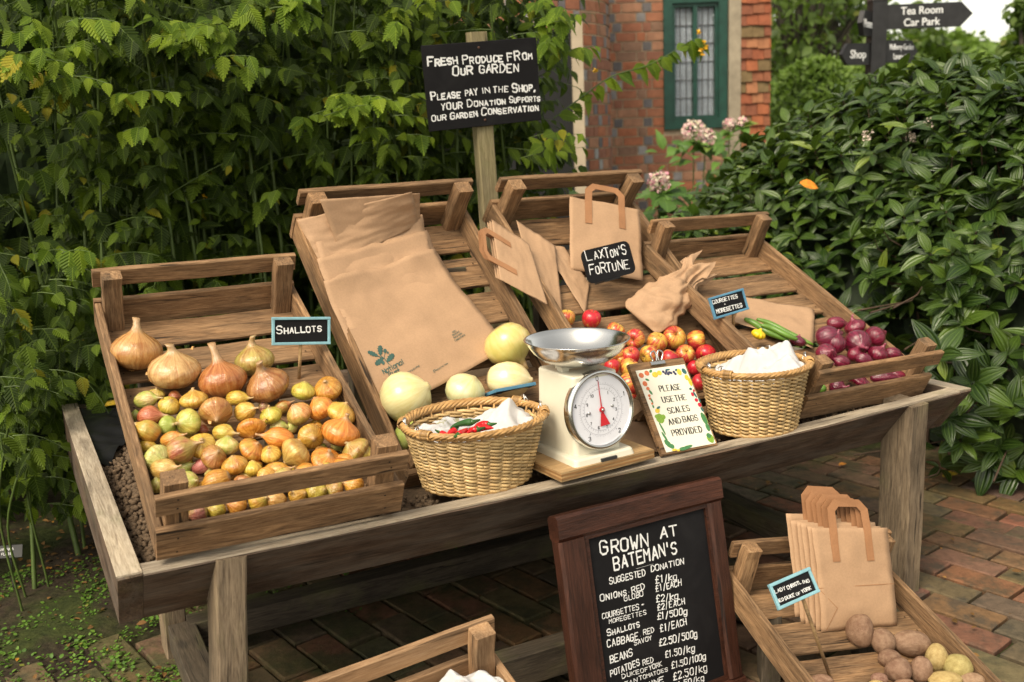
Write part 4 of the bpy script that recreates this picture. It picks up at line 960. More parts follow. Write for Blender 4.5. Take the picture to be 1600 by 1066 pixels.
def rbox(w0, w1, y0, y1, w2, w3, y2, y3, z0, z1, r_=.012, n=5):
    """rounded frustum: bottom rect (w0..w1,y0..y1) to top rect"""
    def ringp(xa, xb, ya, yb, z):
        P = []
        for (cx0, cy0, a0) in ((xb-r_, yb-r_, 0), (xa+r_, yb-r_, 90), (xa+r_, ya+r_, 180), (xb-r_, ya+r_, 270)):
            for k in range(n): a = R(a0+90*k/(n-1)); P.append((cx0+r_*math.cos(a), cy0+r_*math.sin(a), z))
        return P
    e = min(.004, (z1-z0)/3); t = e/(z1-z0)
    L = lambda a, b_, k: a+(b_-a)*k
    rings = [ringp(w0, w1, y0, y1, z0), ringp(L(w0, w2, 1-t), L(w1, w3, 1-t), L(y0, y2, 1-t), L(y1, y3, 1-t), z1-e), ringp(w2+e*.3, w3-e*.3, y2+e*.3, y3-e*.3, z1-e*.3), ringp(w2+e, w3-e, y2+e, y3-e, z1)]
    V = sum(rings, []); k = 4*n; Fc = [tuple(range(k-1, -1, -1)), tuple(range(3*k, 4*k))]
    for q in range(3):
        for j in range(k): a, c_ = q*k+j, q*k+(j+1) % k; Fc.append((a, c_, c_+k, a+k))
    return V, Fc
cxm = bw_/2
put("base", mesh("base", *rbox(-.004, bw_+.004, 0, .2, 0, bw_, .004, .196, 0, .016), M_CREAM), sc)
put("body", mesh("body", *rbox(cxm-.07, cxm+.066, .026, .188, cxm-.068, cxm+.062, .03, .184, .0162, .207), M_CREAM), sc)
dc = Vector((cxm+.004, .022, .12)); DM = axes(dc, (1, 0, 0), (0, .12, 1)) @ Matrix.Diagonal((1.14, 1.14, 1, 1))
put("bezel", mesh("bezel", *lathevf([(.06, -.02), (.0805, -.02), (.084, -.015), (.084, .0), (.082, .006), (.0775, .0085), (.0745, .006), (.074, .001)], 56), M_CHROME, True), sc, DM)
V = [(.0748*math.cos(2*math.pi*i/56), .0748*math.sin(2*math.pi*i/56), .0015) for i in range(56)]
dial = put("dial", mesh("dial", V, [tuple(range(56))], M_DIAL), sc, DM)
tk = []
def tick(a, r0, r1, w_):
    a = R(90-a); d = Vector((math.cos(a), math.sin(a), 0)); n_ = Vector((-d.y, d.x, 0)); z = Vector((0, 0, .0019))
    P = [d*r0-n_*w_+z, d*r0+n_*w_+z, d*r1+n_*w_+z, d*r1-n_*w_+z]; tk.append((P, [(0, 1, 2, 3)]))
for i in range(80): tick(i*4.5, .0545, .0595 if i % 16 == 0 else .0575 if i % 4 == 0 else .056, .0003 if i % 16 else .0006)
for i in range(44): tick(i*360/44, .044, .0505 if i % 4 == 0 else .047, .0003)
for rr_ in (.0525, .043):
    for i in range(90):
        a, b2 = 2*math.pi*i/90, 2*math.pi*(i+1)/90
        tk.append(([(r2*math.cos(q), r2*math.sin(q), .0018) for q in (a, b2) for r2 in (rr_, rr_+.0005)], [(0, 2, 3, 1)]))
put("ticks", mesh("ticks", *join(tk), plain("grey_ink", (.22, .22, .27), .5, bump=0)), dial)
parts = []
def num(s_, a, rr_, h):
    a = R(90-a); st, tw = strokes(s_, h, gap=.22)
    ox, oy = rr_*math.cos(a)-tw/2, rr_*math.sin(a)-h/2
    for pl in st: ribbon(parts, [(ox+p[0], oy+p[1]) for p in pl], h*.13, Matrix.Identity(4), z0=.0016)
GL.update({'3': '05-16-36-45-44-33-42-41-30-10-01 33-23', '4': '30-36-02-42', '6': '46-26-05-01-10-30-41-42-33-03', '7': '06-46-10', '8': '13-04-05-16-36-45-44-33-13-02-01-10-30-41-42-33', '9': '43-13-04-05-16-36-45-42-30-10'})
for s_, a in (('0', 0), ('1', 72), ('2', 144), ('3', 216), ('4', 288)): num(s_, a-3, .066, .0085)
for k in range(1, 11): num(str(k), k*360/11, .038, .0058)
put("numerals", mesh("numerals", *join(parts), M_BLACK), dial)
needle = [([(-.0018, -.004, .004), (.0018, -.004, .004), (.0006, .062, .004), (-.0006, .062, .004)], [(0, 1, 2, 3)]), ([(-.0035, -.006, .0042), (.0035, -.006, .0042), (.016, -.034, .0042), (-.009, -.034, .0042)], [(3, 2, 1, 0)]),
          lathevf([(.0001, .003), (.006, .003), (.006, .0065), (.0001, .0066)], 16)]
needle = [xf(q, Matrix.Rotation(R(3), 4, 'Z')) for q in needle]
put("needle", mesh("needle", *join(needle), M_RED), sc, DM)
hub = [xf(lathevf([(.0001, .0), (.0035, .0), (.0028, .003), (.0001, .0036)], 12), Matrix.Translation(p)) for p in ((0, 0, .0066), (.028, .004, .0018), (-.032, -.002, .0018))]
put("dial_screw", mesh("dial_screw", *join(hub), M_WIRE, True), sc, DM)
pc = Vector((cxm-.002, .105, 0))
for dx in (-.042, .04):
    put("pan_post", mesh("pan_post", *boxvf(pc.x+dx-.009, pc.x+dx+.009, pc.y-.012, pc.y+.012,   .2, .2128), M_CREAM), sc)
put("pan_support", mesh("pan_support", *boxvf(pc.x-.055, pc.x+.055, pc.y-.014, pc.y+.014, .2125, .219), M_CREAM), sc)
pp = [(r_*1.07, z_) for r_, z_ in [(.001, .22), (.045, .2205), (.06, .223), (.08, .232), (.1, .25), (.112, .268), (.1175, .2785), (.12, .28), (.1185, .2815), (.1155, .28), (.1105, .2695), (.0985, .2515), (.079, .2338), (.059, .2248), (.045, .2222), (.001, .2218)]]
put("pan", mesh("pan", *lathevf(pp, 64), M_CHROME, True), sc, Matrix.Translation(pc))
put("screw", mesh("screw", *xf(lathevf([(.0001, 0), (.003, 0), (.0025, .0015), (.0001, .002)], 10), axes((cxm-.0615, .07, .162), (0, 1, 0), (0, 0, 1), (-1, 0, 0))), M_RUST), sc)
put("foot", mesh("foot", *boxvf(cxm-.015, cxm+.03, -.004, .01, -.0008, .0075), M_BLACK), sc)

# ------------------------------------------------------------------ paper bags
class Sheet:
    """a paper rectangle between four world corners TL TR BR BL, gently wrinkled"""
    def __init__(s, C4, amp=.004, seed=0, bow=0.0, lift=None):
        s.C = [Vector(p) for p in C4]; s.amp, s.seed, s.bow, s.lift = amp, seed, bow, lift
        s.n = ((s.C[1]-s.C[3]).cross(s.C[0]-s.C[2])).normalized()
        if s.n.dot(CAM-s.C[0]) < 0: s.n = -s.n
        s.o = sum(s.C, Vector())/4
    def at(s, u, v, off=0.0):
        a = s.C[0].lerp(s.C[1], u); b_ = s.C[3].lerp(s.C[2], u); p = a.lerp(b_, v)
        q = Vector((u*3.1+s.seed, v*3.7-s.seed, s.seed*.37)); uu, vv = min(max(u, 0), 1), min(max(v, 0), 1)
        k = s.amp*(noise.noise(q)+.5*noise.noise(q*2.7)+.5*(abs(noise.noise(q*1.7+Vector((4, 4, 4))))*2-.6))
        k += s.bow*4*uu*(1-uu)*(1-.5*vv)
        if s.lift: k += s.lift(u, v)
        return p+s.n*(k+off)-s.o
def sheet_obj(name, sh, mat, nu=20, nv=26, thick=.0008, rag=0.0, parent=None):
    V, Fc = [], []
    for j in range(nv):
        for i in range(nu):
            u, v = i/(nu-1), j/(nv-1)
            if j == 0 and rag: v = rag*noise.noise(Vector((u*9, sh.seed, 0)))
            V.append(sh.at(u, v))
    for j in range(nv-1):
        for i in range(nu-1): k = j*nu+i; Fc.append((k, k+1, k+nu+1, k+nu))
    o = put(name, mesh(name, V, Fc, mat, True), parent); o.matrix_world = Matrix.Translation(sh.o)
    m = o.modifiers.new("solid", 'SOLIDIFY'); m.thickness = thick; m.offset = 0
    return o
def strip(sh, path, w_, off, aspect):
    """a flat ribbon in the sheet's u,v plane"""
    V, Fc = [], []; P = [Vector((a*aspect, b_)) for a, b_ in path]
    for i, p in enumerate(P):
        d0 = (P[i]-P[i-1]).normalized() if i else (P[1]-P[0]).normalized(); d1 = (P[i+1]-P[i]).normalized() if i < len(P)-1 else d0
        n0, n1 = Vector((-d0.y, d0.x)), Vector((-d1.y, d1.x)); m = (n0+n1); m = m/max(.5, m.dot(n0))
        for s_ in (-1, 1):
            q = p+m*s_*w_/2; V.append(sh.at(q.x/aspect, q.y, off))
    for i in range(len(P)-1): a = 2*i; Fc.append((a, a+1, a+3, a+2))
    return V, Fc
def handle(sh, o, u0=.3, u1=.72, top=-.22, low=.32, w_=.075, aspect=.8, off=.0022):
    c = .07
    path = [(u0, low), (u0, low*.5), (u0, .02), (u0, top+c), (u0+c*1.1, top), (u1-c*1.1, top), (u1, top+c), (u1, .02), (u1, low*.5), (u1, low)]
    V, Fc = strip(sh, path, w_, off, aspect)
    h = put("handle", mesh("handle", V, Fc, M_PAPERD), o)
    m = h.modifiers.new("solid", 'SOLIDIFY'); m.thickness = .0012; m.offset = 0
G_FB = "flat brown paper bags stacked in the second crate"
def q3(M, pts): return [onto(a, b_, M, z) for (a, b_, z) in pts]
back = sheet_obj("paper_bag", Sheet(q3(CR[1], [(500, 312, .172), (656, 302, .168), (657, 352, .07), (540, 420, .03)]), .003, 1), M_PAPER)
tag(back, "bottom flat paper bag of the stack, only its right corner showing at the crate's back", "paper bag", G_FB)
sh = Sheet(q3(CR[1], [(464, 344, .11), (644, 300, .178), (654, 352, .075), (505, 420, .055)]), .005, 2, lift=lambda u, v: .01*math.sin(3*u))
tag(sheet_obj("paper_bag", sh, M_PAPER, rag=.03), "topmost-reaching flat paper bag whose end curls over the crate's left side", "paper bag", G_FB)
sh = Sheet(q3(CR[1], [(488, 372, .082), (657, 339, .085), (690, 440, .026), (540, 500, .055)]), .0055, 3, lift=lambda u, v: .014*max(0, 1-v*5))
tag(sheet_obj("paper_bag", sh, M_PAPER, rag=.03), "flat paper bag second from the top edge, creased across its end", "paper bag", G_FB)
sh = Sheet(q3(CR[1], [(493, 410, .074), (664, 365, .06), (748, 500, .024), (568, 560, .055)]), .005, 4, lift=lambda u, v: .014*max(0, 1-v*6))
tag(sheet_obj("paper_bag", sh, M_PAPER, rag=.03), "flat paper bag just under the uppermost one, its torn edge showing", "paper bag", G_FB)
FB = Sheet(q3(CR[1], [(503, 446, .074), (676, 396, .05), (796, 543, .032), (600, 650, .046)]), .005, 5, lift=lambda u, v: .016*max(0, 1-v*7)*(1+.6*math.sin(u*9)))
fbag = sheet_obj("paper_bag", FB, M_PAPER, 26, 34, rag=.025)
tag(fbag, "uppermost flat paper bag printed with a dark green oak leaf emblem", "paper bag", G_FB)
# print on it: emblem of oak leaves, words; measured in pixels and put on the bag's own surface
def bag_uv(px, py):
    u = v = .5
    for _ in range(30):
        def f(u, v):
            P = FB.at(u, v)+FB.o-CAM; z = P.dot(fwd); return 800+F*P.dot(RT)/z, 533+F*P.dot(DN)/z
        x, y = f(u, v); xu, yu = f(u+.01, v); xv, yv = f(u, v+.01)
        a, b_, c_, d_ = (xu-x)/.01, (xv-x)/.01, (yu-y)/.01, (yv-y)/.01; D = a*d_-b_*c_
        ex, ey = px-x, py-y; u += (d_*ex-b_*ey)/D; v += (-c_*ex+a*ey)/D
    return u, v
def decal(polys, off=.0022):
    V, Fc = [], []
    for pl in polys:
        n0 = len(V); V += [FB.at(*bag_uv(*p), off) for p in pl]; Fc.append(tuple(range(n0, n0+len(pl))))
    return V, Fc
M_EMB = plain("green_print", (.035, .09, .075), .7, bump=0)
pe = lambda x, y: (560+x/5.332, 520+y/5.332)
def oakleaf(x0, y0, x1, y1, w_):
    d = Vector((x1-x0, y1-y0)); n = Vector((-d.y, d.x))/d.length; P, Q = [], []
    for t_, k in ((0, .12), (.12, .3), (.22, .75), (.32, .5), (.45, 1.0), (.55, .65), (.68, 1.0), (.78, .6), (.9, .7), (1, .05)):
        c_ = Vector((x0, y0))+d*t_; P.append(c_+n*w_*k); Q.append(c_-n*w_*k)
    return [pe(*p) for p in P+Q[::-1]]
def lineq(x0, y0, x1, y1, w_):
    d = Vector((x1-x0, y1-y0)); n = Vector((-d.y, d.x))/d.length*w_/2; a, b_ = Vector((x0, y0)), Vector((x1, y1)); return [pe(*p) for p in (a+n, b_+n, b_-n, a-n)]
pol = [oakleaf(165, 200, 75, 160, 20), oakleaf(182, 195, 178, 108, 24), oakleaf(205, 215, 140, 272, 26), oakleaf(235, 245, 292, 180, 26),
       lineq(165, 200, 215, 220, 5), lineq(182, 195, 215, 220, 5), lineq(215, 220, 255, 268, 7), lineq(220, 165, 212, 215, 4), lineq(225, 235, 235, 245, 5)]
for (x, y, r_) in ((220, 155, 14), (205, 255, 12), (243, 170, 8)): pol.append([pe(x+r_*math.cos(a), y+r_*1.3*math.sin(a)) for a in [2*math.pi*k/12 for k in range(12)]])
put("emblem", mesh("emblem", *decal(pol), M_EMB), fbag)
def bag_text(text, a, b_, hp, mat, font=True):
    st, tw = strokes(text, 1.0, .7, 0); A, B_ = Vector(a), Vector(b_); d = B_-A; W = d.length; X = d/W; Y = Vector((X.y, -X.x)); parts_ = []
    for pl in st:
        for (p, q) in zip(pl[:-1], pl[1:]):
            p2, q2 = A+X*p[0]*W/tw+Y*p[1]*hp, A+X*q[0]*W/tw+Y*q[1]*hp; e = q2-p2
            if e.length < .05: continue
            n = Vector((-e.y, e.x))/e.length*hp*.075; ee = e/e.length*hp*.06; parts_.append([tuple(z) for z in (p2-ee+n, q2+ee+n, q2+ee-n, p2-ee-n)])
    return parts_
GL.update({'a': '34-14-03-01-10-30-41 44-40', 't': '26-21-30 04-44', 'o': '14-03-01-10-30-41-43-34-14'})
def low_strokes(text):
    lw = {'a': GL['a'], 't': GL['t'], 'i': '24-20 25-26', 'o': GL['o'], 'n': '00-04 03-14-34-43-40', 'l': '26-20', 'r': '00-04 03-14-34', 'u': '04-01-10-30-41 44-40', 's': '44-14-03-32-41-30-00', 'e': '02-42-43-34-14-03-01-10-40', 'c': '44-14-03-01-10-40', 'y': '04-20 44-2a-0b', 'g': GL['{'], 'd': '46-40-10-01-03-14-44', 'b': '06-00-30-41-43-34-04', 'p': '0b-04-34-43-41-30-00', 'm': '00-04-14-20 24-34-40', 'w': '04-10-23-30-44', 'k': GL['}'], 'h': '06-00 03-14-34-40', 'v': '04-20-44', 'f': '46-26-20 04-44', '%': '00-46 05-16 30-41'}
    x, out = 0, []
    for ch in text:
        if ch == ' ': x += .45; continue
        g = lw.get(ch, GL.get(ch)); wd_ = .3 if ch in 'il.' else .5 if ch in 'tr' else .62
        for st in g.split():
            out.append([(x+(int(p[0])-(2-2*wd_/.62))/4*.62, (-(ord(p[1])-96) if p[1] in 'ab' else int(p[1]))/6) for p in st.split('-')])
        x += wd_+.2
    return out, x-.2
_st = strokes
def bag_low(text, a, b_, hp):
    global strokes
    strokes = lambda t, *k: low_strokes(t); r_ = bag_text(text, a, b_, hp, None); strokes = _st; return r_
pol = bag_low("National", pe(212, 348), pe(378, 258), 7.5)+bag_low("Trust", pe(250, 372), pe(345, 335), 7.5)
put("printed_name", mesh("printed_name", *decal(pol), M_EMB), fbag)
pol = []
for s_, a, b_ in (("nationaltrust.org.uk/shop", pe(330, 388), pe(508, 282)), ("recycle now", pe(640, 325), pe(745, 262)), ("100%", pe(782, 10), pe(812, -8)), ("Recycled", pe(785, 30), pe(838, -2)), ("Recyclable", pe(795, 52), pe(862, 12)), ("Compostable", pe(805, 76), pe(888, 24))): pol += bag_low(s_, a, b_, 2.6)
pol += [[pe(632+12*math.cos(a), 322+12*math.sin(a)), pe(632+12*math.cos(a+.4), 322+12*math.sin(a+.4)), pe(632+8*math.cos(a+.4), 322+8*math.sin(a+.4)), pe(632+8*math.cos(a), 322+8*math.sin(a))] for a in [k*.4 for k in range(2, 15)]]
put("small_print", mesh("small_print", *decal(pol), M_EMB), fbag)

# handled bags in the apple crate
G_HB = "handled paper bags in the apple crate"
sh = Sheet(q3(CR[2], [(889.8, 307.5, .105), (999.5, 327.5, .1), (1004.5, 439, .02), (891, 421, .02)]), .004, 7, bow=.004)
o = sheet_obj("handled_bag", sh, M_PAPER); handle(sh, o, .26, .73, -.2, .33); tag(o, "upright handled paper bag behind the black variety card", "paper bag", G_HB)
sh = Sheet(q3(CR[2], [(866, 381, .03), (884, 386, .028), (921, 443, .014), (877, 482, .012)]), .003, 8)
o = sheet_obj("handled_bag", Sheet(q3(CR[2], [(846, 380, .03), (882, 386, .028), (921, 443, .012), (915, 491, .01)]), .003, 8), M_PAPER)
tag(o, "paper bag nearest the variety card, its square base pointing down right", "paper bag", G_HB)
o = sheet_obj("handled_bag", Sheet(q3(CR[2], [(806, 344, .05), (868, 384, .04), (879, 494, .016), (832, 436, .04)]), .003, 9), M_PAPER)
tag(o, "folded paper bag in the middle of the fan of bags beside the stake", "paper bag", G_HB)
for k in range(3):
    dz = -.014*k; dx = -3.5*k
    sh = Sheet(q3(CR[2], [(781.5+dx, 437-2*k, .075+dz), (768+dx, 343+2*k, .085+dz), (826.5+dx, 381, .07+dz), (856+dx*.6, 476, .06+dz)]), .002, 10+k)
    o = sheet_obj("handled_bag", sh, M_PAPER); handle(sh, o, .27, .73, -.26, .42, w_=.07)
    tag(o, ["top handled paper bag of the fan hanging over the crate's left side", "middle handled bag just beneath the top one of the fan", "lowest handled bag of the fan, only its handles and edge showing"][k], "paper bag", G_HB)
# crumpled bag
def crumpled(M):
    A = onto(1010, 492, M, .04); B_ = onto(1096, 420, M, .1); X = (B_-A); L = X.length*1.1; X.normalize()
    N = M.to_3x3() @ Vector((0, 0, 1)); Y = N.cross(X).normalized(); N = X.cross(Y); V, Fc = [], []; nu, nv = 120, 70
    A = A-X*.03; tri = lambda q: abs(q % 2-1)*2-1
    r0 = random.Random(5); fo = [(r0.uniform(-1, 1), r0.uniform(-1, 1), r0.uniform(0, 2), r0.uniform(.018, .05)) for k in range(8)]
    WV = [(0, .78), (.05, .97), (.2, 1.0), (.4, .93), (.58, .74), (.72, .5), (.8, .44), (.9, .56), (1, .74)]
    TH = [(0, .1), (.06, .45), (.2, .9), (.4, 1.0), (.6, .95), (.75, .75), (.85, .7), (1, .95)]
    ip = lambda W_, t: next(b_+(d_-b_)*(t-a)/(c_-a) for (a, b_), (c_, d_) in zip(W_[:-1], W_[1:]) if a <= t <= c_)
    for j in range(nv):
        t = j/(nv-1); rw, rt_ = ip(WV, t), ip(TH, t); gath = math.exp(-((t-.76)/.2)**2)
        for i in range(nu):
            th = 2*math.pi*i/nu; cs, sn = math.cos(th), math.sin(th)
            cs = math.copysign(abs(cs)**.8, cs); y, z = .076*rw*cs, .034*rt_*sn
            x = t*L
            k = .007*gath*tri(th*4.3+1.5*noise.noise(Vector((th*2, t*4, 1))))
            for (fx, fy, ph, wl) in fo:
                k += .09*wl*min(1, rt_*1.4)*tri((x*fx+(y+z*1.7)*fy)/wl+ph+.6*noise.noise(Vector((x*16, y*16, z*16+ph))))
            e = (.035*tri(th*1.9+.5)+.02*noise.noise(Vector((th*2, 3, 3))))*max(0, (t-.86)/.14)
            V.append(A+X*(x+e)+Y*(y+cs*k)+N*(z+sn*k))
    for j in range(nv-1):
        for i in range(nu): a, c_ = j*nu+i, j*nu+(i+1) % nu; Fc.append((a, c_, c_+nu, a+nu))
    Fc.append(tuple(range(nu-1, -1, -1)))
    o_ = A.copy(); o = put("crumpled_bag", mesh("crumpled_bag", [p-o_ for p in V], Fc, M_PAPER, True)); o.matrix_world = Matrix.Translation(o_)
    tag(o, "crumpled brown paper bag lying above the apples", "paper bag")
crumpled(CR[2])
# flat bag in the right crate
sh = Sheet(q3(CR[3], [(1163, 464, .03), (1273, 484, .02), (1270, 545, .02), (1146, 502, .025)]), .005, 14)
o = sheet_obj("paper_bag", sh, M_PAPER); tag(o, "flat pale paper bag beside the red onions behind the beans", "paper bag")
# two folded bags between scale and notice
SBM = TM @ fr(0, 0, 0, 0)
c3 = lambda px, py, y: onto(px, py, TM @ Matrix.Translation((0, y, 0)) @ Matrix.Rotation(R(90), 4, 'X'), 0)
sh = Sheet([c3(960, 612, .22), c3(1016, 632, .14), c3(988, 652, .15), c3(955, 660, .22)], .002, 15)
tag(sheet_obj("paper_bag", sh, M_PAPER, 8, 8), "folded paper bag corner poking out between scale and notice, upper one", "paper bag", "paper bags behind the scale")
sh = Sheet([c3(968, 658, .24), c3(1010, 660, .2), c3(1034, 708, .1), c3(972, 690, .14)], .002, 16)
tag(sheet_obj("paper_bag", sh, M_PAPER, 8, 8), "dark folded paper bag lying low between plywood and notice", "paper bag", "paper bags behind the scale")
# stack of handled bags standing in the potato crate
b0, b1 = onto(1286, 990, CR[4], .004), onto(1404, 979.5, CR[4], .004)
bk = (TM.to_3x3() @ Vector((0, 1, 0))).normalized(); X = (b1-b0).normalized(); U = Vector((0, 0, 1))*math.cos(R(16))+bk*math.sin(R(16))
PMx = axes(b0, X, (U-X*U.dot(X)))
TL, TR_ = onto(1271, 827, PMx), onto(1388.5, 826.5, PMx)
for k in range(6):
    s_ = -X*.0065*k+bk*.011*k+Vector((0, 0, .0035*k))+X*rnd.uniform(-.004, .004)+Vector((0, 0, rnd.uniform(-.003, .004)))
    fold = lambda u, v: -.006*abs(v-.55)*2
    w1, w2 = Vector((0, 0, rnd.uniform(-.004, .004))) if k else Vector(), bk*rnd.uniform(0, .006)*min(k, 1)
    sh = Sheet([TL+s_+w1, TR_+s_-w1+w2, b1+s_, b0+s_], .004, 20+k, lift=fold)
    o = sheet_obj("handled_bag", sh, M_PAPER, 14, 22); handle(sh, o, .27, .72, -.24-.01*rnd.random(), .33)
    if k == 0:
        put("crease", mesh("crease", *join([strip(sh, [(0.005, .58), (.5, .575), (.995, .57)], .006, .0012, .8), strip(sh, [(.02, .6), (.22, .78), (.06, .985)], .005, .0013, .8)]), M_PAPERD), o)
    tag(o, ["front", "second", "third", "fourth", "fifth", "rearmost"][k]+" handled paper bag of the upright stack in the potato crate", "paper bag", "stack of handled bags in the potato crate")
# ------------------------------------------------------------------ foliage
def leaf_mat(name, cols, rough=.45, vein=0, trans=.25, pleat=False, spec=.5, yellow=.03):
    t = NT(name); g = t.new("NewGeometry"); ri = g.outputs["Random Per Island"]; o = t.obj()
    c = t.ramp(ri, [(0, cols[0]), (.45, cols[1]), (.9, cols[2]), (1-yellow, cols[2]), (1-yellow+.004, cols[3])])
    patch = t.noise(o, 1.7, 3)
    c = t.mix(1.0, c, t.ramp(patch, [(.3, (.72, .78, .7)), (.7, (1.2, 1.15, 1.1))]), 'MULTIPLY')
    uv = t.new("UVMap"); s = t.new("SeparateXYZ"); t.l(uv.outputs[0], s.inputs[0])
    u, v = s.outputs[0], t.math('ABSOLUTE', s.outputs[1])
    if pleat:       # side veins running forward from the midrib
        w_ = t.math('SINE', t.math('MULTIPLY', t.math('SUBTRACT', u, t.math('MULTIPLY', v, .28)), 52.0))
    else:           # three lengthwise veins
        w_ = t.math('COSINE', t.math('MULTIPLY', v, 6.2832*1.75))
    t.bump(w_, vein, .0035)
    mid = t.math('LESS_THAN', v, .05)
    vv = t.math('MAXIMUM', t.math('MULTIPLY', mid, .4), t.math('MULTIPLY', t.math('GREATER_THAN', w_, .86), .22))
    c = t.mix(vv, c, tuple(min(1, x*1.9+.02) for x in cols[2]))
    t.base(c); t.set(rough, spec)
    tr = t.new("BsdfTranslucent"); t.l(t.mix(.5, c, (.25, .42, .03)), tr.inputs[0])
    mx = t.new("MixShader"); mx.inputs[0].default_value = trans
    out = t.n["Material Output"]; t.l(t.p.outputs[0], mx.inputs[1]); t.l(tr.outputs[0], mx.inputs[2]); t.l(mx.outputs[0], out.inputs[0])
    return t.m
M_KER = leaf_mat("kerria_leaf", [(.008, .017, .001), (.024, .047, .0025), (.095, .145, .007), (.22, .19, .01)], .58, .5, .3, True, .28, yellow=.035)
M_VIB = leaf_mat("viburnum_leaf", [(.013, .032, .005), (.03, .062, .009), (.066, .113, .014), (.13, .18, .018)], .35, .5, .12, False, .5, .025)
M_TREE = leaf_mat("tree_leaf", [(.035, .058, .012), (.062, .1, .02), (.1, .145, .03), (.16, .17, .04)], .5, 0, .35, False, .3)
M_YEW = leaf_mat("clipped_yew_leaf", [(.07, .12, .02), (.11, .18, .03), (.15, .23, .045), (.16, .24, .05)], .5, 0, .3, False, .3)
M_HYD = leaf_mat("hydrangea_leaf", [(.05, .11, .02), (.08, .17, .03), (.12, .23, .04), (.2, .28, .05)], .45, .3, .3, True)
M_WEED = leaf_mat("weed_leaf", [(.05, .11, .015), (.08, .17, .02), (.12, .22, .03), (.2, .2, .04)], .5, 0, .2, False)
M_CANE = plain("green_cane", (.075, .115, .025), .5, var=.35, scale=12)
M_TWIG = plain("brown_twig", (.075, .045, .028), .8, var=.3, scale=25)
M_BARK = plain("bark", (.05, .04, .03), .9, var=.4, scale=14, bump=.8)

def leaf_serrated(n=8, W=.27, droop=.32, fold=.18):
    """toothed, pointed leaf along +x, unit length; returns V, quads, uv"""
    prof = lambda u: W*(math.sin(math.pi*min(1, u**.72))**.95)*(1-.25*u)+.004
    V, Q, UV = [], [], []
    for i in range(n+1):
        u = i/n; z = -droop*u*u; V.append((u, 0, z)); UV.append((u, 0))
    base = n+1
    for s in (-1, 1):
        for i in range(n):
            u0, u1 = i/n, min(1, (i+1.12)/n)
            w0, w1 = prof(u0+.02)*.82, prof(min(.97, u1-.05))*1.1
            for (u, w_) in ((u0+.004, w0), (u1, w1)):
                V.append((u, s*w_, fold*w_-droop*u*u)); UV.append((u, s*w_/W))
            a = base+2*i+(2*n if s > 0 else 0)
            Q.append((i, a, a+1, i+1) if s < 0 else (i, i+1, a+1, a))
    return np.array(V, np.float32), np.array(Q), np.array(UV, np.float32)
def leaf_smooth(n=6, W=.2, droop=.25, fold=.25, m=2):
    prof = lambda u: W*math.sin(math.pi*min(1, .02+u*.97)**.85)**.8+.003
    V, Q, UV = [], [], []; k = 2*m+1
    for i in range(n+1):
        u = i/n
        for j in range(k):
            c_ = (j-m)/m; w_ = prof(u)*c_; V.append((u, w_, fold*abs(w_)-droop*u*u)); UV.append((u, c_))
    for i in range(n):
        for j in range(k-1): a = i*k+j; Q.append((a, a+1, a+k+1, a+k))
    return np.array(V, np.float32), np.array(Q), np.array(UV, np.float32)
def scatter(tpl, P, X, Nn, size, wj=None):
    """one leaf per row: base points P, axis X, upper side Nn, length"""
    V0, Q0, UV0 = tpl; P, X, Nn = (np.asarray(a, np.float32) for a in (P, X, Nn)); size = np.asarray(size, np.float32)
    X = X/np.linalg.norm(X, axis=1, keepdims=True); Y = np.cross(Nn, X); Y /= np.linalg.norm(Y, axis=1, keepdims=True)+1e-9; Z = np.cross(X, Y)
    wj = np.ones(len(P), np.float32) if wj is None else np.asarray(wj, np.float32)
    V = (P[:, None, :]+size[:, None, None]*(V0[None, :, 0:1]*X[:, None, :]+V0[None, :, 1:2]*wj[:, None, None]*Y[:, None, :]+V0[None, :, 2:3]*Z[:, None, :]))
    Q = (Q0[None]+(np.arange(len(P))*len(V0))[:, None, None]).reshape(-1, 4)
    return V.reshape(-1, 3), Q, np.tile(UV0, (len(P), 1))
def leaves(name, mat, tpl, rows_, parent=None, M=None):
    P, X, Nn, s = zip(*rows_)
    V, Q, UV = scatter(tpl, P, X, Nn, s, nr.uniform(.85, 1.15, len(P)))
    return put(name, mesh(name, V, Q, mat, True, UV), parent, M)
UPV = Vector((0, 0, 1))
def rv3(k=1): return Vector((rnd.uniform(-k, k), rnd.uniform(-k, k), rnd.uniform(-k, k)))
LS = leaf_serrated(W=.33, droop=.25, fold=.14); LV = leaf_smooth(W=.225)
TL_ = []
# --- tall kerria hedge behind the stand (table frame: front faces -y)
ker = empty("kerria_shrub", TM, "tall dense shrub of bright green toothed leaves and green canes behind the stand", "shrub")
LW, CN, front = [], [], Vector((0, -1, 0))
def spray(p0, d, L, nleaf, size, lw=None, droopy=.7, cane=.0022):
    """a side twig with alternate hanging leaves"""
    pts = [p0]; d = d.normalized(); p = p0
    for i in range(5):
        d = (d+Vector((0, 0, -.1))+rv3(.1)).normalized(); p = p+d*L/5; pts.append(p)
    CN.append(tubevf(pts, [cane*(1-.13*i) for i in range(6)], 4, False))
    for k in range(nleaf):
        t = (k+.7)/nleaf*5; i = min(4, int(t)); q = pts[i].lerp(pts[i+1], t-i)
        side = Vector((-d.y, d.x, 0)).normalized()*(1 if k % 2 else -1)
        x = (side*.75+d*.55+Vector((0, -.12, -droopy*rnd.uniform(.4, 1.5)))+rv3(.4)).normalized()
        n = (Vector((0, -.75, .75))+rv3(.5)+side*.25)
        (LW if lw is None else lw).append((tuple(q), tuple(x), tuple(n), size*1.08*rnd.uniform(.5, 1.2)*(1.0 if k < nleaf-2 else .75)))
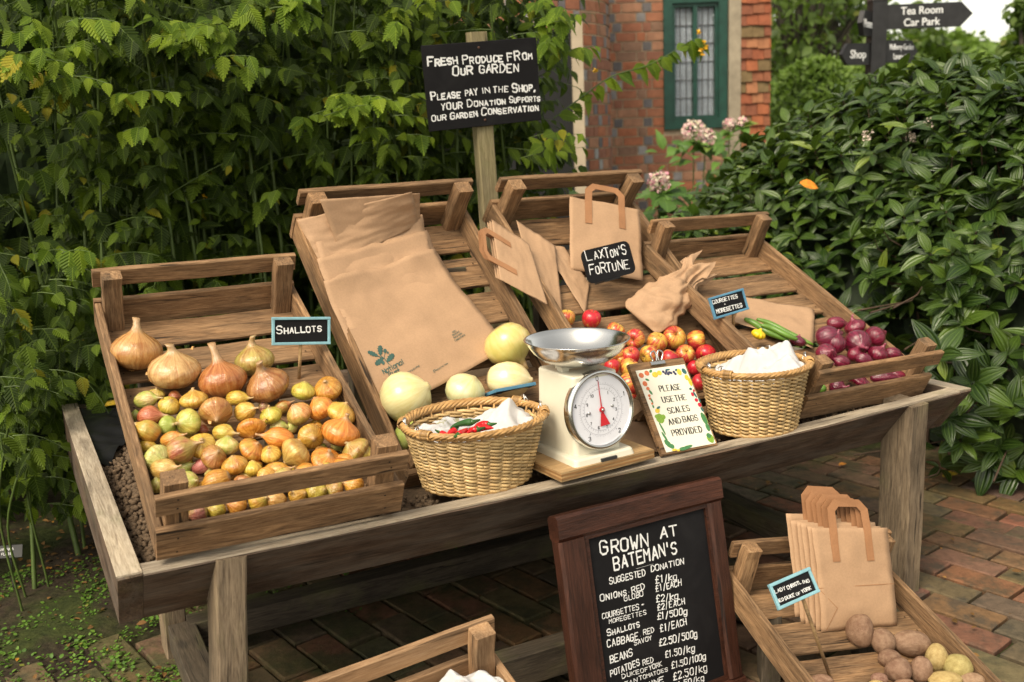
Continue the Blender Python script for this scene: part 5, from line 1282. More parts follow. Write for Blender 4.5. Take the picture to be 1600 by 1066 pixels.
def kerria(x, y, H, lean, n, dens=1.0, low=.32, size=.075):
    base = Vector((x, y, -.6)); tip = base+Vector((lean[0], lean[1], H)); mid = base.lerp(tip, .6)+Vector((0, .1, .1*H))
    pts = curve_pts([base, base.lerp(mid, .5)+rv3(.03), mid, tip+Vector((0, 0, .06))], 7)
    r0 = rnd.uniform(.0055, .0105); CN.append(tubevf(pts, [r0*(1-.6*i/(len(pts)-1)) for i in range(len(pts))], 6, False))
    for k in range(int(n*dens)):
        t = low+(1-low)*((k+rnd.random())/n); i = min(len(pts)-2, int(t*(len(pts)-1))); q = pts[i]
        d = Vector((rnd.uniform(-1, 1), rnd.uniform(-1.25, .35), rnd.uniform(-.1, .75)))
        spray(q, d, rnd.uniform(.12, .3), rnd.randint(6, 9), size)
x = -1.0
while x < 2.06:
    e = max(0, (x-1.72)/.4)
    if x < .0 and rnd.random() < .68: x += .064; continue
    lo_ = .14 if x < .1 else .42
    kerria(x, rnd.uniform(1.62, 1.8), rnd.uniform(1.75, 2.25), (rnd.uniform(-.22, .22)-.25*e, rnd.uniform(-.28, -.02)), 13, low=lo_)
    kerria(x+.03, rnd.uniform(1.8, 2.1), rnd.uniform(1.95, 2.4), (rnd.uniform(-.22, .22)-.2*e, rnd.uniform(-.3, .05)), 17, low=min(lo_, .25), size=.08)
    if rnd.random() < .75: kerria(x+.05, rnd.uniform(2.1, 2.45), rnd.uniform(2.0, 2.5), (rnd.uniform(-.25, .25), rnd.uniform(-.2, .1)), 18, low=.08, size=.085)
    x += .064
for x in np.arange(-.95, .3, .15):                                   # lower growth left of the trough
    kerria(x-.1, rnd.uniform(1.5, 1.75), rnd.uniform(.6, 1.1), (rnd.uniform(-.15, .2), rnd.uniform(-.25, .0)), 7, low=.4, size=.07)
for (px, py, y) in [(60, 560, 1.35), (40, 700, 1.3), (95, 760, 1.45), (20, 620, 1.2), (90, 470, 1.5), (130, 610, 1.55)]:
    q = TM.inverted() @ c3(px, py, y)
    for k in range(6): spray(q+rv3(.07), Vector((rnd.uniform(-.9, 1), -.4, .1)), rnd.uniform(.1, .2), 6, .062)
    if px % 20: continue
    b0_ = Vector((q.x-.06, y+.15, -.6)); CN.append(tubevf(curve_pts([b0_, b0_.lerp(q, .5)+Vector((-.05, .03, 0)), q], 6), .004, 5, False))
for k in range(70):                                                # leafy low growth at the left end of the stand
    px, py = rnd.uniform(-10, 150), rnd.uniform(380, 790)
    if px > 95 and py > 600: continue
    q = TM.inverted() @ c3(px, py, rnd.uniform(1.42, 1.75)); spray(q, Vector((rnd.uniform(-1, 1), -.5, rnd.uniform(-.2, .4))), rnd.uniform(.1, .2), 7, .068, lw=TL_ if rnd.random() < .2 else None)
for x in np.arange(-1.0, 2.02, .045):                                # far back growth so that no daylight shows through
    for k in range(4):
        q = Vector((x, rnd.uniform(2.3, 2.7), rnd.uniform(-.5, 1.9)))
        spray(q, Vector((rnd.uniform(-1, 1), -.6, .2)), .25, 8, .11)
for (px, py, n_) in [(60, 110, 5), (100, 60, 4), (290, 60, 5), (300, 90, 4), (430, 20, 4), (30, 90, 3), (560, 150, 5), (590, 190, 4), (640, 20, 4), (800, 70, 4), (850, 30, 4), (360, 60, 3), (868, 60, 4), (200, 180, 3), (480, 200, 3), (830, 230, 4)]:
    q = TM.inverted() @ c3(px, py, 1.42)
    for k in range(n_): spray(q+rv3(.06), Vector((rnd.uniform(-.8, .8), -.5, .25)), rnd.uniform(.12, .2), 7, .07, lw=TL_)  # sprays that catch the light, given the brighter leaf colour
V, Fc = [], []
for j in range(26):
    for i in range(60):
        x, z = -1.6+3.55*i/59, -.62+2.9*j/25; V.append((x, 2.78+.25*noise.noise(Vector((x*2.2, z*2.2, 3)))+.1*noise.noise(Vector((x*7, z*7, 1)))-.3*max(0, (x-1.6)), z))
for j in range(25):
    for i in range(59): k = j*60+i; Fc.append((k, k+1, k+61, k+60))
put("backing_filler", mesh("backing_filler", V, Fc, plain("sky_blocking_leaf_mass", (.022, .04, .01), .9, var=.6, scale=22, bump=1)), ker)  # lumpy sheet added behind the canes to block the sky
# a long flowering twig reaching right in front of the window
tw = [onto(a, b_, TM @ Matrix.Translation((0, 1.75, 0)) @ Matrix.Rotation(R(90), 4, 'X')) for a, b_ in [(865, 185), (905, 155), (955, 120), (1010, 103), (1050, 82), (1085, 62), (1100, 75)]]
tw = curve_pts([TM.inverted() @ p for p in tw], 5)
CN.append(tubevf(tw, [.0035*(1-.7*i/len(tw)) for i in range(len(tw))], 5, False))
for i in range(1, len(tw)-2):
    d = (tw[i+1]-tw[i]).normalized(); s = 1 if i % 2 else -1
    TL_.append((tuple(tw[i]), tuple((d*.7+Vector((0, -.1, -.75+s*.45))+rv3(.35)).normalized()), tuple(Vector((0, -.9, .5))+rv3(.45)), rnd.uniform(.06, .1)))
leaves("foliage", M_KER, LS, LW, ker)
leaves("young_and_lit_leaves", leaf_mat("young_and_lit_kerria_leaf", [(.055, .105, .006), (.11, .18, .01), (.18, .25, .014), (.28, .25, .016)], .55, .5, .35, True, .3), LS, TL_, ker)  # young twig leaves, and sprays whose brighter light is painted into this colour
put("stems", mesh("stems", *join(CN), M_CANE, True), ker)["kind"] = "stuff"
fl = []
for (px, py) in [(1092, 50), (1100, 66), (1104, 74), (1096, 78), (930, 110), (320, 308), (1098, 84)]:
    c_ = TM.inverted() @ onto(px, py, TM @ Matrix.Translation((0, 1.72, 0)) @ Matrix.Rotation(R(90), 4, 'X'))
    for k in range(12):
        d = rv3(1).normalized(); fl.append((tuple(c_), tuple(d), tuple(rv3(1)), .014))
leaves("flowers", plain("yellow_petal", (.75, .42, .015), .5, bump=0), leaf_smooth(2, .3, .2, .2, 1), fl, ker)

# --- glossy viburnum on the right (world frame)
vib = empty("viburnum_shrub", Matrix.Translation((2.2, 4.6, 0)), "broad dark glossy evergreen shrub with ribbed oval leaves right of the stand", "shrub")
BD = [(1.74, 3.66), (1.62, 3.95), (1.25, 4.32), (.92, 4.62), (.7, 4.95), (.68, 5.3), (.9, 5.75), (1.45, 6.3), (2.2, 6.8), (3.4, 7.0), (4.6, 6.2), (4.7, 4.6), (3.6, 3.4), (2.4, 3.2)]
bp = curve_pts([Vector((*p, 0)) for p in BD+[BD[0]]], 8); CT = Vector((2.5, 5.0, 0))
def vtop(x, y): return 1.18+.38*min(1, max(0, (x-.8)/1.4))-.17*max(0, x-1.9)+.13*noise.noise(Vector((x*1.3, y*1.3, 5)))
def vsurf(t, u):
    q = t*(len(bp)-1); i = min(len(bp)-2, int(q)); b_ = bp[i].lerp(bp[i+1], q-i)
    k = math.cos(u*math.pi/2)**.55; p = CT+(b_-CT)*(k*(1.0+.07*math.sin(min(1, u*2.2)*math.pi)))
    p = p+Vector((p-CT)).normalized()*.2*noise.noise(Vector((p.x*2.4, p.y*2.4, u*3)))
    p.z = vtop(p.x, p.y)*(math.sin(u*math.pi/2)**.8)+.05*noise.noise(Vector((p.x*4, p.y*4, 9)))
    return p
VL, VS = [], []
def rosette(p, n, size, k=7):
    ax = (n*.8+Vector((0, 0, .55))+rv3(.35)).normalized(); a = ax.orthogonal().normalized(); b_ = ax.cross(a)
    VS.append(tubevf([p-n*.2-ax*.04, p-ax*.03, p+ax*.012], [.004, .003, .002], 4, False))
    ph = rnd.uniform(0, 6.28)
    for i in range(k):
        th = ph+i*2.4; up = rnd.uniform(.05, .75) if i < k-2 else rnd.uniform(.8, 1.5)
        d = (a*math.cos(th)+b_*math.sin(th)+ax*up-UPV*.12).normalized()
        VL.append((tuple(p+ax*(.014*(i/k))+d*.008), tuple(d), tuple(ax*1.0+d*-.3+rv3(.2)), size*rnd.uniform(.5, 1.2)))
cnt = 0
while cnt < 2500:
    t, u = rnd.random(), rnd.random()**1.0
    p = vsurf(t, u)
    if p.y > 6.4 or p.x > 3.9 or (p.x > 2.6 and p.y < 3.7 and u < .3): continue
    e = .01; n = (vsurf(min(1, t+e), u)-p).cross(vsurf(t, min(1, u+e))-p)
    if n.length < 1e-9: continue
    n.normalize()
    if n.dot(p-CT) < 0 and n.z < 0: n = -n
    if n.z < -.2: n = -n
    if n.dot(CAM-p) < -.35*(CAM-p).length and rnd.random() < .8: continue
    if u < .07 and p.z < .05: p.z += .08
    p = p-n*rnd.uniform(-.07, .16); rosette(p, n, .1); cnt += 1
for (px, py, Z) in [(1500, 690, .32), (1545, 655, .36), (1480, 655, .4), (1560, 700, .28), (1590, 735, .2), (1440, 610, .5), (1470, 560, .6), (1520, 600, .5), (1580, 640, .42), (1545, 720, .22)]:
    r_ = ray(px, py); p = CAM+r_*((3.62-.35*Z)/r_.y); rosette(p, Vector((-.5, -.8, .2)), .13, 8)
leaves("foliage", M_VIB, LV, VL, vib, Matrix.Translation((-2.2, -4.6, 0)))
for k in range(160):                                                # branches from the ground up to the surface
    t = rnd.random(); p = vsurf(t, rnd.uniform(.15, .8))
    g_ = CT+(Vector((p.x, p.y, 0))-CT)*rnd.uniform(.6, .8); VS.append(tubevf(curve_pts([g_, g_.lerp(p, .5)+(CT-p)*.1+rv3(.05), p*.9+CT*.1], 4), [.009]*9+[.004]*0 if False else .006, 5, False))
put("stems", mesh("stems", *join(VS), M_TWIG, True), vib, Matrix.Translation((-2.2, -4.6, 0)))["kind"] = "stuff"
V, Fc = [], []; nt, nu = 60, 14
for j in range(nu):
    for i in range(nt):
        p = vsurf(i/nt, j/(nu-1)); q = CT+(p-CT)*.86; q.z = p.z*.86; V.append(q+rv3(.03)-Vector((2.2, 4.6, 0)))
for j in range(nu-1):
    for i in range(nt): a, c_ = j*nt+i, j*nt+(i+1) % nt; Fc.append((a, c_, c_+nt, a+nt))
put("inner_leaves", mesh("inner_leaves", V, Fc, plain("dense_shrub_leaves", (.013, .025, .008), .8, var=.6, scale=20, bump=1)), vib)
fl = []
for (px, py) in [(1452, 190), (1488, 186), (1590, 212), (1355, 213), (1424, 214)]:
    r_ = ray(px, py); c_ = CAM+r_*(4.3/r_.y)-Vector((2.2, 4.6, 0))
    for k in range(40): fl.append((tuple(c_+rv3(.018)), tuple(rv3(1).normalized()), tuple(rv3(1)), .011))
leaves("flowers", plain("viburnum_flower", (.62, .5, .42), .6, var=.3, bump=0), leaf_smooth(2, .4, .2, .2, 1), fl, vib)
r_ = ray(1265, 284); c_ = CAM+r_*(4.28/r_.y)
ol = leaves("autumn_leaf", plain("orange_leaf", (.62, .22, .015), .5, var=.4, scale=60), leaf_smooth(6, .28, .15, .2, 2), [((0, 0, 0), (1, 0, -.25), (-.2, -.8, .6), .085)])
ol.matrix_world = Matrix.Translation(c_-Vector((.05, 0.03, 0))); tag(ol, "single bright orange dead leaf caught on the dark viburnum", "leaf")

# --- hydrangeas by the house
def hydrangea(px, py, Y, r, pinks, label, green=1):
    r_ = ray(px, py); c_ = CAM+r_*(Y/r_.y); base = Vector((c_.x, c_.y, 0)); o = empty("hydrangea", Matrix.Translation(base), label, "hydrangea")
    fl, lv, st = [], [], []
    for (dx, dz, rr_) in pinks:
        q = Vector((dx, 0, c_.z+dz)); st.append(tubevf(curve_pts([Vector((dx*.3, .05, 0)), Vector((dx*.7, .04, c_.z*.5)), q], 5), .005, 5, False))
        for k in range(240):
            d = rv3(1).normalized()*rr_; fl.append((tuple(q+d*rnd.uniform(.8, 1)), tuple(rv3(1)+d*4), tuple(d), rnd.uniform(.016, .026)))
        for k in range(7): lv.append((tuple(q-Vector((0, 0, rr_))), tuple(Vector((rnd.uniform(-1, 1), rnd.uniform(-1, .5), rnd.uniform(-.3, .5)))), tuple(Vector((0, -.5, 1))+rv3(.3)), rnd.uniform(.1, .16)))
    for k in range(int(140*green)):
        q = Vector((rnd.gauss(0, .25), rnd.gauss(0, .15), rnd.uniform(.2, max(.3, c_.z-.05))))
        lv.append((tuple(q), tuple(Vector((rnd.uniform(-1, 1), rnd.uniform(-1, .4), rnd.uniform(-.4, .6)))), tuple(Vector((0, -.6, 1))+rv3(.3)), rnd.uniform(.1, .17)))
    leaves("flower_head", M_PINK, leaf_smooth(2, .5, .2, .1, 1), fl, o); leaves("foliage", M_HYD, leaf_serrated(6, .3), lv, o); put("stems", mesh("stems", *join(st), M_CANE, True), o)
tp = NT("hydrangea_petal"); g_ = tp.new("NewGeometry").outputs["Random Per Island"]
tp.base(tp.ramp(g_, [(0, (.62, .6, .36)), (.4, (.72, .6, .52)), (.75, (.7, .4, .42)), (1, (.62, .22, .3))])); M_PINK = tp.set(.6, .3)
hydrangea(1030, 284, 5.3, .1, [(0, 0, .055)], "pale pink hydrangea just above the apple crate's right corner", 1.2)
hydrangea(1084, 205, 7.6, .1, [(0, 0, .09), (.09, -.05, .07)], "cream and pink hydrangea below the window's left corner", .8)
hydrangea(1140, 196, 8.0, .1, [(0, 0, .05), (.1, .02, .035)], "small deep pink hydrangea below the window's right corner", .6)

# --- background trees and clipped hedges
def tree(px, py, Y, rx, rz, n, label, mat=M_TREE, size=.28, name="broadleaf_tree", holes=.0, trunk=True, clumps=26, flat=.8):
    r_ = ray(px, py); c_ = CAM+r_*(Y/r_.y); base = Vector((c_.x, c_.y, 0)); o = empty(name, Matrix.Translation(base), label, "tree", "trees beyond the garden")
    lv, st = [], []
    for k in range(clumps):
        d = rv3(1)
        while d.length > 1: d = rv3(1)
        q = Vector((d.x*rx, d.y*rx*flat, c_.z+d.z*rz)); s = rnd.uniform(.22, .42)*min(rx, rz)
        if trunk: st.append(tubevf(curve_pts([Vector((0, 0, c_.z*.45)), Vector((q.x*.4, q.y*.4, (c_.z*.5+q.z)/2)), q], 4), [.08*(1-.1*i) for i in range(9)], 5, False))
        for m in range(n//clumps):
            e = Vector((rnd.gauss(0, s*.55), rnd.gauss(0, s*.55), rnd.gauss(0, s*.45)))
            lv.append((tuple(q+e), tuple(rv3(1)+Vector((0, 0, -.3))), tuple(Vector((0, -.4, 1))+rv3(.6)), size*rnd.uniform(.6, 1.3)))
    leaves("crown", mat, leaf_smooth(3, .3, .2, .2, 1), lv, o)
    if trunk: put("trunk", mesh("trunk", *join(st+[tubevf([Vector((0, 0, -.05)), Vector((.05, 0, c_.z*.5)), Vector((0, .05, c_.z*.95))], [.26, .2, .08], 9)]), M_BARK, True), o)
tree(1250, 30, 17, 1.35, 1.75, 1500, "dark tall oak beyond the clipped yew, left of the signpost", size=.17, clumps=44)
tree(1325, 60, 20, 1.25, 1.5, 1500, "rounded oak directly behind the signpost with sky showing through", size=.19, clumps=34)
tree(1400, 85, 24, 1.5, 1.2, 1800, "drooping lower tree right of the signpost below the Tea Room arm", size=.24, clumps=22)
tree(1190, 70, 22, 1.6, 2.2, 900, "far tree just beside the tile-hung corner of the house", size=.26, clumps=24)
tree(1612, 60, 12, .3, .6, 700, "olive green tree cut off by the picture's right edge", size=.16, clumps=14)
if False: tree(1420, 10, 26, .9, .9, 900, "small pale tree crown touching the sky above the Tea Room arm", size=.24, clumps=9)
tree(1480, 112, 40, 3.2, 1.0, 3000, "distant low trees fading grey-green right of the signpost", M_YEW, size=.4, clumps=26)
tree(1550, 100, 62, 4.5, 2.0, 3600, "farthest misty wooded rise under the bright sky", M_YEW, size=.6, clumps=30)
def clipped(px, py, Y, sx, sz, label, dome, name, n=5000, sy=.8):
    r_ = ray(px, py); c_ = CAM+r_*(Y/r_.y); top = c_.z; o = empty(name, Matrix.Translation((c_.x, c_.y, 0)), label, "hedge")
    lv, V = [], []
    def surf(a, b_):
        if dome:
            k = math.cos(b_*math.pi/2)**.7; return Vector((sx*k*math.cos(a*6.283), sy*k*math.sin(a*6.283), top*math.sin(b_*math.pi/2)**.9))
        u = a*4; i = int(u) % 4; f = (u-int(u))*2-1; E = [(f, -1), (1, f), (-f, 1), (-1, -f)][i]
        return Vector((E[0]*sx, E[1]*sy, top*min(1, b_*1.6)))*1.0 if b_ < .62 else Vector((E[0]*sx*(1-b_)/.38, E[1]*sy*(1-b_)/.38, top))
    for k in range(n):
        p = surf(rnd.random(), rnd.random()); lv.append((tuple(p+rv3(.03)), tuple(rv3(1)+Vector((0, -.3, .4))), tuple(Vector((0, -.5, 1))+rv3(.6)), rnd.uniform(.06, .11)))
    leaves("foliage", M_YEW, leaf_smooth(2, .3, .2, .2, 1), lv, o)
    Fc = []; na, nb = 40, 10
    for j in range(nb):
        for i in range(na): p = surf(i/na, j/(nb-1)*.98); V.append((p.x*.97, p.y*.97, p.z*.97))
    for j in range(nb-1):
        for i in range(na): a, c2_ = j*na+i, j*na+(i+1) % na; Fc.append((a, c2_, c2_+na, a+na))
    put("backing_filler", mesh("backing_filler", V, Fc, plain("yew_mass", (.04, .07, .018), .9, var=.4, scale=12, bump=1)), o)
clipped(1275, 100, 11.5, .62, 0, "rounded light green clipped yew dome behind the viburnum", True, "clipped_yew")
clipped(1330, 112, 14, .9, 0, "dark flat-topped clipped hedge between the yew dome and the signpost", False, "clipped_hedge", 3500, .3)
clipped(1205, 140, 13, .45, 0, "low dark clipped hedge beside the house's tiled corner", False, "clipped_hedge", 3000, .3)

# ------------------------------------------------------------------ brick house
HY = 10.0
r_ = ray(1040, 203); hp = CAM+r_*(HY/r_.y)
HM = Matrix.Translation((hp.x, hp.y, 0)) @ Matrix.Rotation(R(4), 4, 'Z')
house = empty("brick_house", HM, "old brick house with a green leaded window and orange hung tiles", "house")
sill = hp.z; pxm = HY/F*1.02
tb = NT("old_brick"); at = tb.new("Attribute"); at.attribute_name = "tone"; ob_ = tb.obj(); nn = tb.noise(ob_, 14, 6, .65)
tb.base(tb.mix(1.0, at.outputs["Color"], tb.ramp(nn, [(.3, (.7, .68, .66)), (.7, (1.15, 1.12, 1.1))]), 'MULTIPLY')); tb.bump(nn, .5, .006); M_BRK = tb.set(.85, .3)
M_MORT = plain("lime_mortar", (.46, .35, .24), .95, var=.2, scale=30, bump=.5)
TONE = [(.33, .135, .08), (.36, .155, .09), (.38, .2, .125), (.29, .13, .085), (.27, .16, .11), (.39, .15, .08)]; GREY = [(.17, .16, .17), (.24, .23, .235), (.34, .33, .33), (.15, .14, .145)]
def colored(name, boxes, mat, parent, M=None):
    V, Fc, Cc = [], [], []
    for (vf, col) in boxes:
        n0 = len(V); V += [tuple(p) for p in vf[0]]; Fc += [tuple(i+n0 for i in q) for q in vf[1]]; Cc += [(*col, 1)]*len(vf[0])
    me = mesh(name, V, Fc, mat); a = me.color_attributes.new("tone", 'FLOAT_COLOR', 'POINT'); a.data.foreach_set("color", np.array(Cc, np.float32).ravel())
    return put(name, me, parent, M)
ch, sl_w = .0895, .2
bx = []; row = 0; z = -.02
win_x0, win_x1 = -.02, .605; wz0, wz1 = sill-.0, sill+1.28
while z < 3.4:
    x = -1.0-(row % 2)*.15; k = row
    while x < .75:
        hd = k % 2; L = .092 if hd else .2; x1 = x+L
        if not (x1 > win_x0 and x < win_x1 and z+ch > wz0 and z < wz1):
            col = rnd.choice(GREY) if hd and rnd.random() < .62 else rnd.choice(TONE)
            bx.append((boxvf(x, x1-.012, -.012+rnd.uniform(-.003, .003), .1, z, z+ch-.013), col))
        elif x < win_x0 and z+ch > wz0 and z < wz1: bx.append((boxvf(x, win_x0, -.012, .1, z, z+ch-.013), rnd.choice(TONE)))
        x = x1; k += 1
    z += ch; row += 1
colored("brickwork", bx, M_BRK, house)
put("wall", mesh("wall", *join([boxvf(-1.3, win_x0, 0, .22, 0, 3.5), boxvf(win_x0, win_x1, 0, .22, 0, wz0), boxvf(win_x0, win_x1, 0, .22, wz1, 3.5), boxvf(win_x1, .98, 0, .22, 0, 3.5)]), M_MORT), house)
M_GRN = plain("green_window_paint", (.007, .05, .034), .5, var=.3, scale=14, bump=.2)
tg = NT("window_glass_curtain"); M_CURT = plain("lace_curtain", (.55, .57, .6), .9, var=.3, scale=9, bump=.3)
tg.base((.8, .85, .9)); tg.p.inputs["Transmission Weight"].default_value = .85; tg.p.inputs["IOR"].default_value = 1.1; M_GLS = tg.set(.04, .5)
wi = empty("window", HM @ Matrix.Translation((win_x0, 0, wz0))); wi.parent = house; wi.matrix_basis = Matrix.Translation((win_x0, 0, wz0))
ww, wh = win_x1-win_x0, wz1-wz0
def fbox(name, bs, mat): return put(name, mesh(name, *join([boxvf(*b_) for b_ in bs]), mat), wi)
f1 = .085
fbox("frame", [(0, f1, -.04, .08, 0, wh), (ww-f1, ww, -.04, .08, 0, wh), (f1, ww-f1, -.041, .08, wh-.1, wh), (f1, ww-f1, -.043, .08, 0, .1), (ww/2-.02, ww/2+.02, -.02, .07, .1, wh-.1)], M_GRN)
fbox("casement", [(f1, f1+.03, -.015, .06, .1, wh-.1), (ww-f1-.03, ww-f1, -.015, .06, .1, wh-.1), (f1+.03, ww/2-.02, -.0155, .06, wh-.135, wh-.1), (ww/2+.02, ww-f1-.03, -.0155, .06, wh-.135, wh-.1), (f1+.03, ww/2-.02, -.0155, .06, .1, .125), (ww/2+.02, ww-f1-.03, -.0155, .06, .1, .125)], M_GRN)
ld = []
for (a, b_) in ((f1+.03, ww/2-.02), (ww/2+.02, ww-f1-.03)):
    for k in range(1, 3): x = a+(b_-a)*k/3; ld.append((x-.004, x+.004, .018, .026, .125, wh-.135))
    for k in range(1, 6): zz = .125+(wh-.26)*k/6; ld.append((a, b_, .0175, .0265, zz-.004, zz+.004))
fbox("leading", ld, plain("lead_came", (.07, .07, .075), .6, bump=0))
fbox("pane", [(f1+.03, ww/2-.02, .028, .031, .125, wh-.135), (ww/2+.02, ww-f1-.03, .028, .031, .125, wh-.135)], M_GLS)
V, Fc = [], []
for j in range(2):
    for i in range(60): x = f1+(ww-2*f1)*i/59; V.append((x, .1+.018*math.sin(i*.9)+.012*math.sin(i*2.3), .02 if j == 0 else wh-.02))
for i in range(59): Fc.append((i, i+1, i+61, i+60))
put("curtain", mesh("curtain", V, Fc, M_CURT, True), wi)
put("back_room", mesh("back_room", *boxvf(0, ww, .5, .52, 0, wh), plain("dark_room", (.03, .03, .03), .9, bump=0)), wi)
put("corner_post", mesh("corner_post", *boxvf(win_x1+.012, win_x1+.13, -.05, .1, 0, 3.5), plain("pale_oak_post", (.3, .25, .18), .85, var=.25, scale=9)), house)
bx = []; row = 0; z = sill-.2; tx0 = win_x1+.13
while z < 3.5:
    x = tx0-(row % 2)*.06
    while x < tx0+.3:
        x1 = min(x+.115, tx0+.3); xs = max(x, tx0)
        if x1-xs > .01:
            d_ = rnd.uniform(0, .012); vf = boxvf(xs+.002, x1-.002, -.045-d_, -.028-d_, z+rnd.uniform(-.012, .006), z+.17)
            V = [(p[0], p[1]+.03*(p[2]-z)/.17, p[2]) for p in vf[0]]
            bx.append(((V, vf[1]), rnd.choice([(.33, .11, .05), (.28, .09, .045), (.22, .08, .045), (.34, .15, .075), (.25, .095, .05), (.18, .125, .06)])))
        x = x1
    z += .105; row += 1
colored("hung_tiles", bx, M_BRK, house)
# round brick tower at the left with a pale door post
tp_ = ray(790, 240); tc = CAM+tp_*(8.9/tp_.y); TR0 = .93
tow = empty("brick_tower", Matrix.Translation((tc.x, tc.y, 0)), "round brick tower beside the house with a cream door post", "tower")
bx = []; row = 0; z = 0
while z < 3.3:
    a = -2.4+(row % 2)*.08; k = row
    while a < .4:
        hd = k % 2; da = (.07 if hd else .15)/TR0; n_ = 2 if hd else 4; V, Fc = [], []
        for i in range(n_+1):
            th = a+(da-.012)*i/n_
            for (r2, zz) in ((TR0-.08, z), (TR0, z), (TR0, z+ch*.86), (TR0-.08, z+ch*.86)): V.append((r2*math.cos(th), r2*math.sin(th), zz))
        for i in range(n_):
            for j in range(4): p_, q_ = i*4+j, i*4+(j+1) % 4; Fc.append((p_, p_+4, q_+4, q_))
        Fc += [(0, 1, 2, 3), (n_*4+3, n_*4+2, n_*4+1, n_*4)]
        if not (-1.5 < a < -1.15 and False): bx.append(((V, Fc), rnd.choice(GREY) if hd and rnd.random() < .62 else rnd.choice(TONE)))
        a += da; k += 1
    z += ch; row += 1
colored("brickwork", bx, M_BRK, tow)
put("core", mesh("core", *lathevf([(.01, 0), (TR0-.012, 0), (TR0-.012, 3.35), (.01, 3.4)], 48), M_MORT, True), tow)
q = onto(904.5, 200, Matrix.Translation((0, tc.y-TR0-.02, 0)) @ Matrix.Rotation(R(90), 4, 'X')); q = Matrix.Translation((-tc.x, -tc.y, 0)) @ q
put("door_post", mesh("door_post", *boxvf(q.x-.045, q.x+.04, q.y-.09, q.y+.3, 0, 2.2), plain("cream_paint", (.42, .34, .24), .7, var=.12, scale=8)), tow)
put("door", mesh("door", *boxvf(q.x-.75, q.x-.046, q.y-.03, q.y+.3, 0, 2.15), plain("dark_door", (.006, .006, .006), .8)), tow)

# ------------------------------------------------------------------ fingerpost
r_ = ray(1368, 95); fp = CAM+r_*(7.2/r_.y); fz = fp.z; pm = 7.2/F
PMX = Matrix.Translation((fp.x, fp.y, 0)) @ Matrix.Rotation(R(2), 4, 'Z')
fpo = empty("finger_post", PMX, "black wooden fingerpost with four white-lettered arms above the viburnum", "signpost")
M_BLKW = plain("black_sign_paint", (.014, .013, .014), .4, var=.4, scale=20)
top = CAM.z+(ray(1376, 2).z)*(7.2/ray(1376, 2).y)
put("post", mesh("post", *boxvf(-.052, .052, -.052, .052, 0, top), M_BLKW), fpo)
put("cap", mesh("cap", *rbox(-.06, .06, -.06, .06, -.045, .045, -.045, .045, top+.0005, top+.04, .01), M_BLKW), fpo)
def arm(x0, x1, zc, h, tip, ang, lines, both=0):
    L = abs(x1-x0); s = 1 if x1 > x0 else -1; t_ = .018
    P = [(0, -h/2), (L-tip, -h/2), (L, 0), (L-tip, h/2), (0, h/2)]; V = [(p*s, y, q) for y in (-t_, t_) for p, q in P]
    Fc = [(0, 1, 2, 3, 4), (9, 8, 7, 6, 5)]+[(i, i+5, (i+1) % 5+5, (i+1) % 5) for i in range(5)]
    M = Matrix.Translation((x0, -.02, zc)) @ Matrix.Rotation(R(ang), 4, 'Z')
    a = put("arm", mesh("arm", V, Fc, M_BLKW), fpo, M)
    for (txt, cx_, cz_, hh, sx) in lines:
        cu = bpy.data.curves.new("lettering", 'FONT'); cu.body = txt; cu.size = hh/.7; cu.align_x = 'CENTER'; cu.extrude = .0015; cu.offset = hh*.018; cu.materials.append(M_CHALK)
        o = bpy.data.objects.new("lettering", cu); COL.objects.link(o); o.parent = a
        o.matrix_basis = axes((cx_*s, -t_-.002, cz_-hh/2), (1, 0, 0), (0, 0, 1)) @ Matrix.Diagonal((sx, 1, 1, 1))
        dg = bpy.context.evaluated_depsgraph_get(); me_ = bpy.data.meshes.new_from_object(o.evaluated_get(dg)); mb_ = o.matrix_basis.copy(); bpy.data.objects.remove(o)
        put("lettering", me_, a, mb_)
zp = lambda py: HC+ray(1376, py).z*(7.2/ray(1376, py).y)
H_ = abs(zp(10)-zp(48))
arm(.053, .64, zp(31)+.012, H_, .08, -4, [("Tea Room", .24, .037, .05, .95), ("Car Park", .24, -.04, .05, .95)])
arm(-.053, -.27, zp(36)-.01, H_*1.02, .05, 50, [("House", .1, 0, .055, .8)])
arm(-.053, -.3, zp(82)-.01, H_*.9, .05, 18, [("Shop", .11, 0, .055, .85)])
arm(.053, .36, zp(80)-.005, H_*.92, .06, 25, [("Mulberry Garden", .145, .03, .038, .62), ("Lavatories", .145, -.035, .038, .7)])

# ------------------------------------------------------------------ ground
GZ = .0
tgm = NT("ground_soil"); o_ = tgm.obj(); n1 = tgm.noise(o_, 3, 6, .6); n2 = tgm.noise(o_, 40, 5, .6)
tgm.base(tgm.mix(tgm.ramp(n1, [(.45, 0.0), (.6, 1.0)]), tgm.ramp(n2, [(.3, (.02, .015, .01)), (.7, (.05, .036, .024))]), tgm.ramp(n2, [(.3, (.02, .028, .008)), (.7, (.05, .06, .016))])))
tgm.bump(n2, .8, .01); M_GND = tgm.set(.95, .2)
V = [(-60, -20, -.02), (60, -20, -.02), (160, 250, -.02), (-160, 250, -.02)]
tag(put("ground", mesh("ground", V, [(0, 1, 2, 3)], M_GND)), "dark mossy ground", "ground", kind="structure")
tl = NT("lawn"); nl_ = tl.noise(tl.obj(), 1.2, 6); tl.base(tl.ramp(nl_, [(.3, (.05, .09, .02)), (.7, (.1, .15, .03))])); tl.set(.9, .2)
tag(put("lawn", mesh("lawn", [(-30, 11, -.012), (30, 11, -.012), (120, 200, -.012), (-120, 200, -.012)], [(0, 1, 2, 3)], tl.m)), "lawn beyond the shrubs", "lawn", kind="structure")
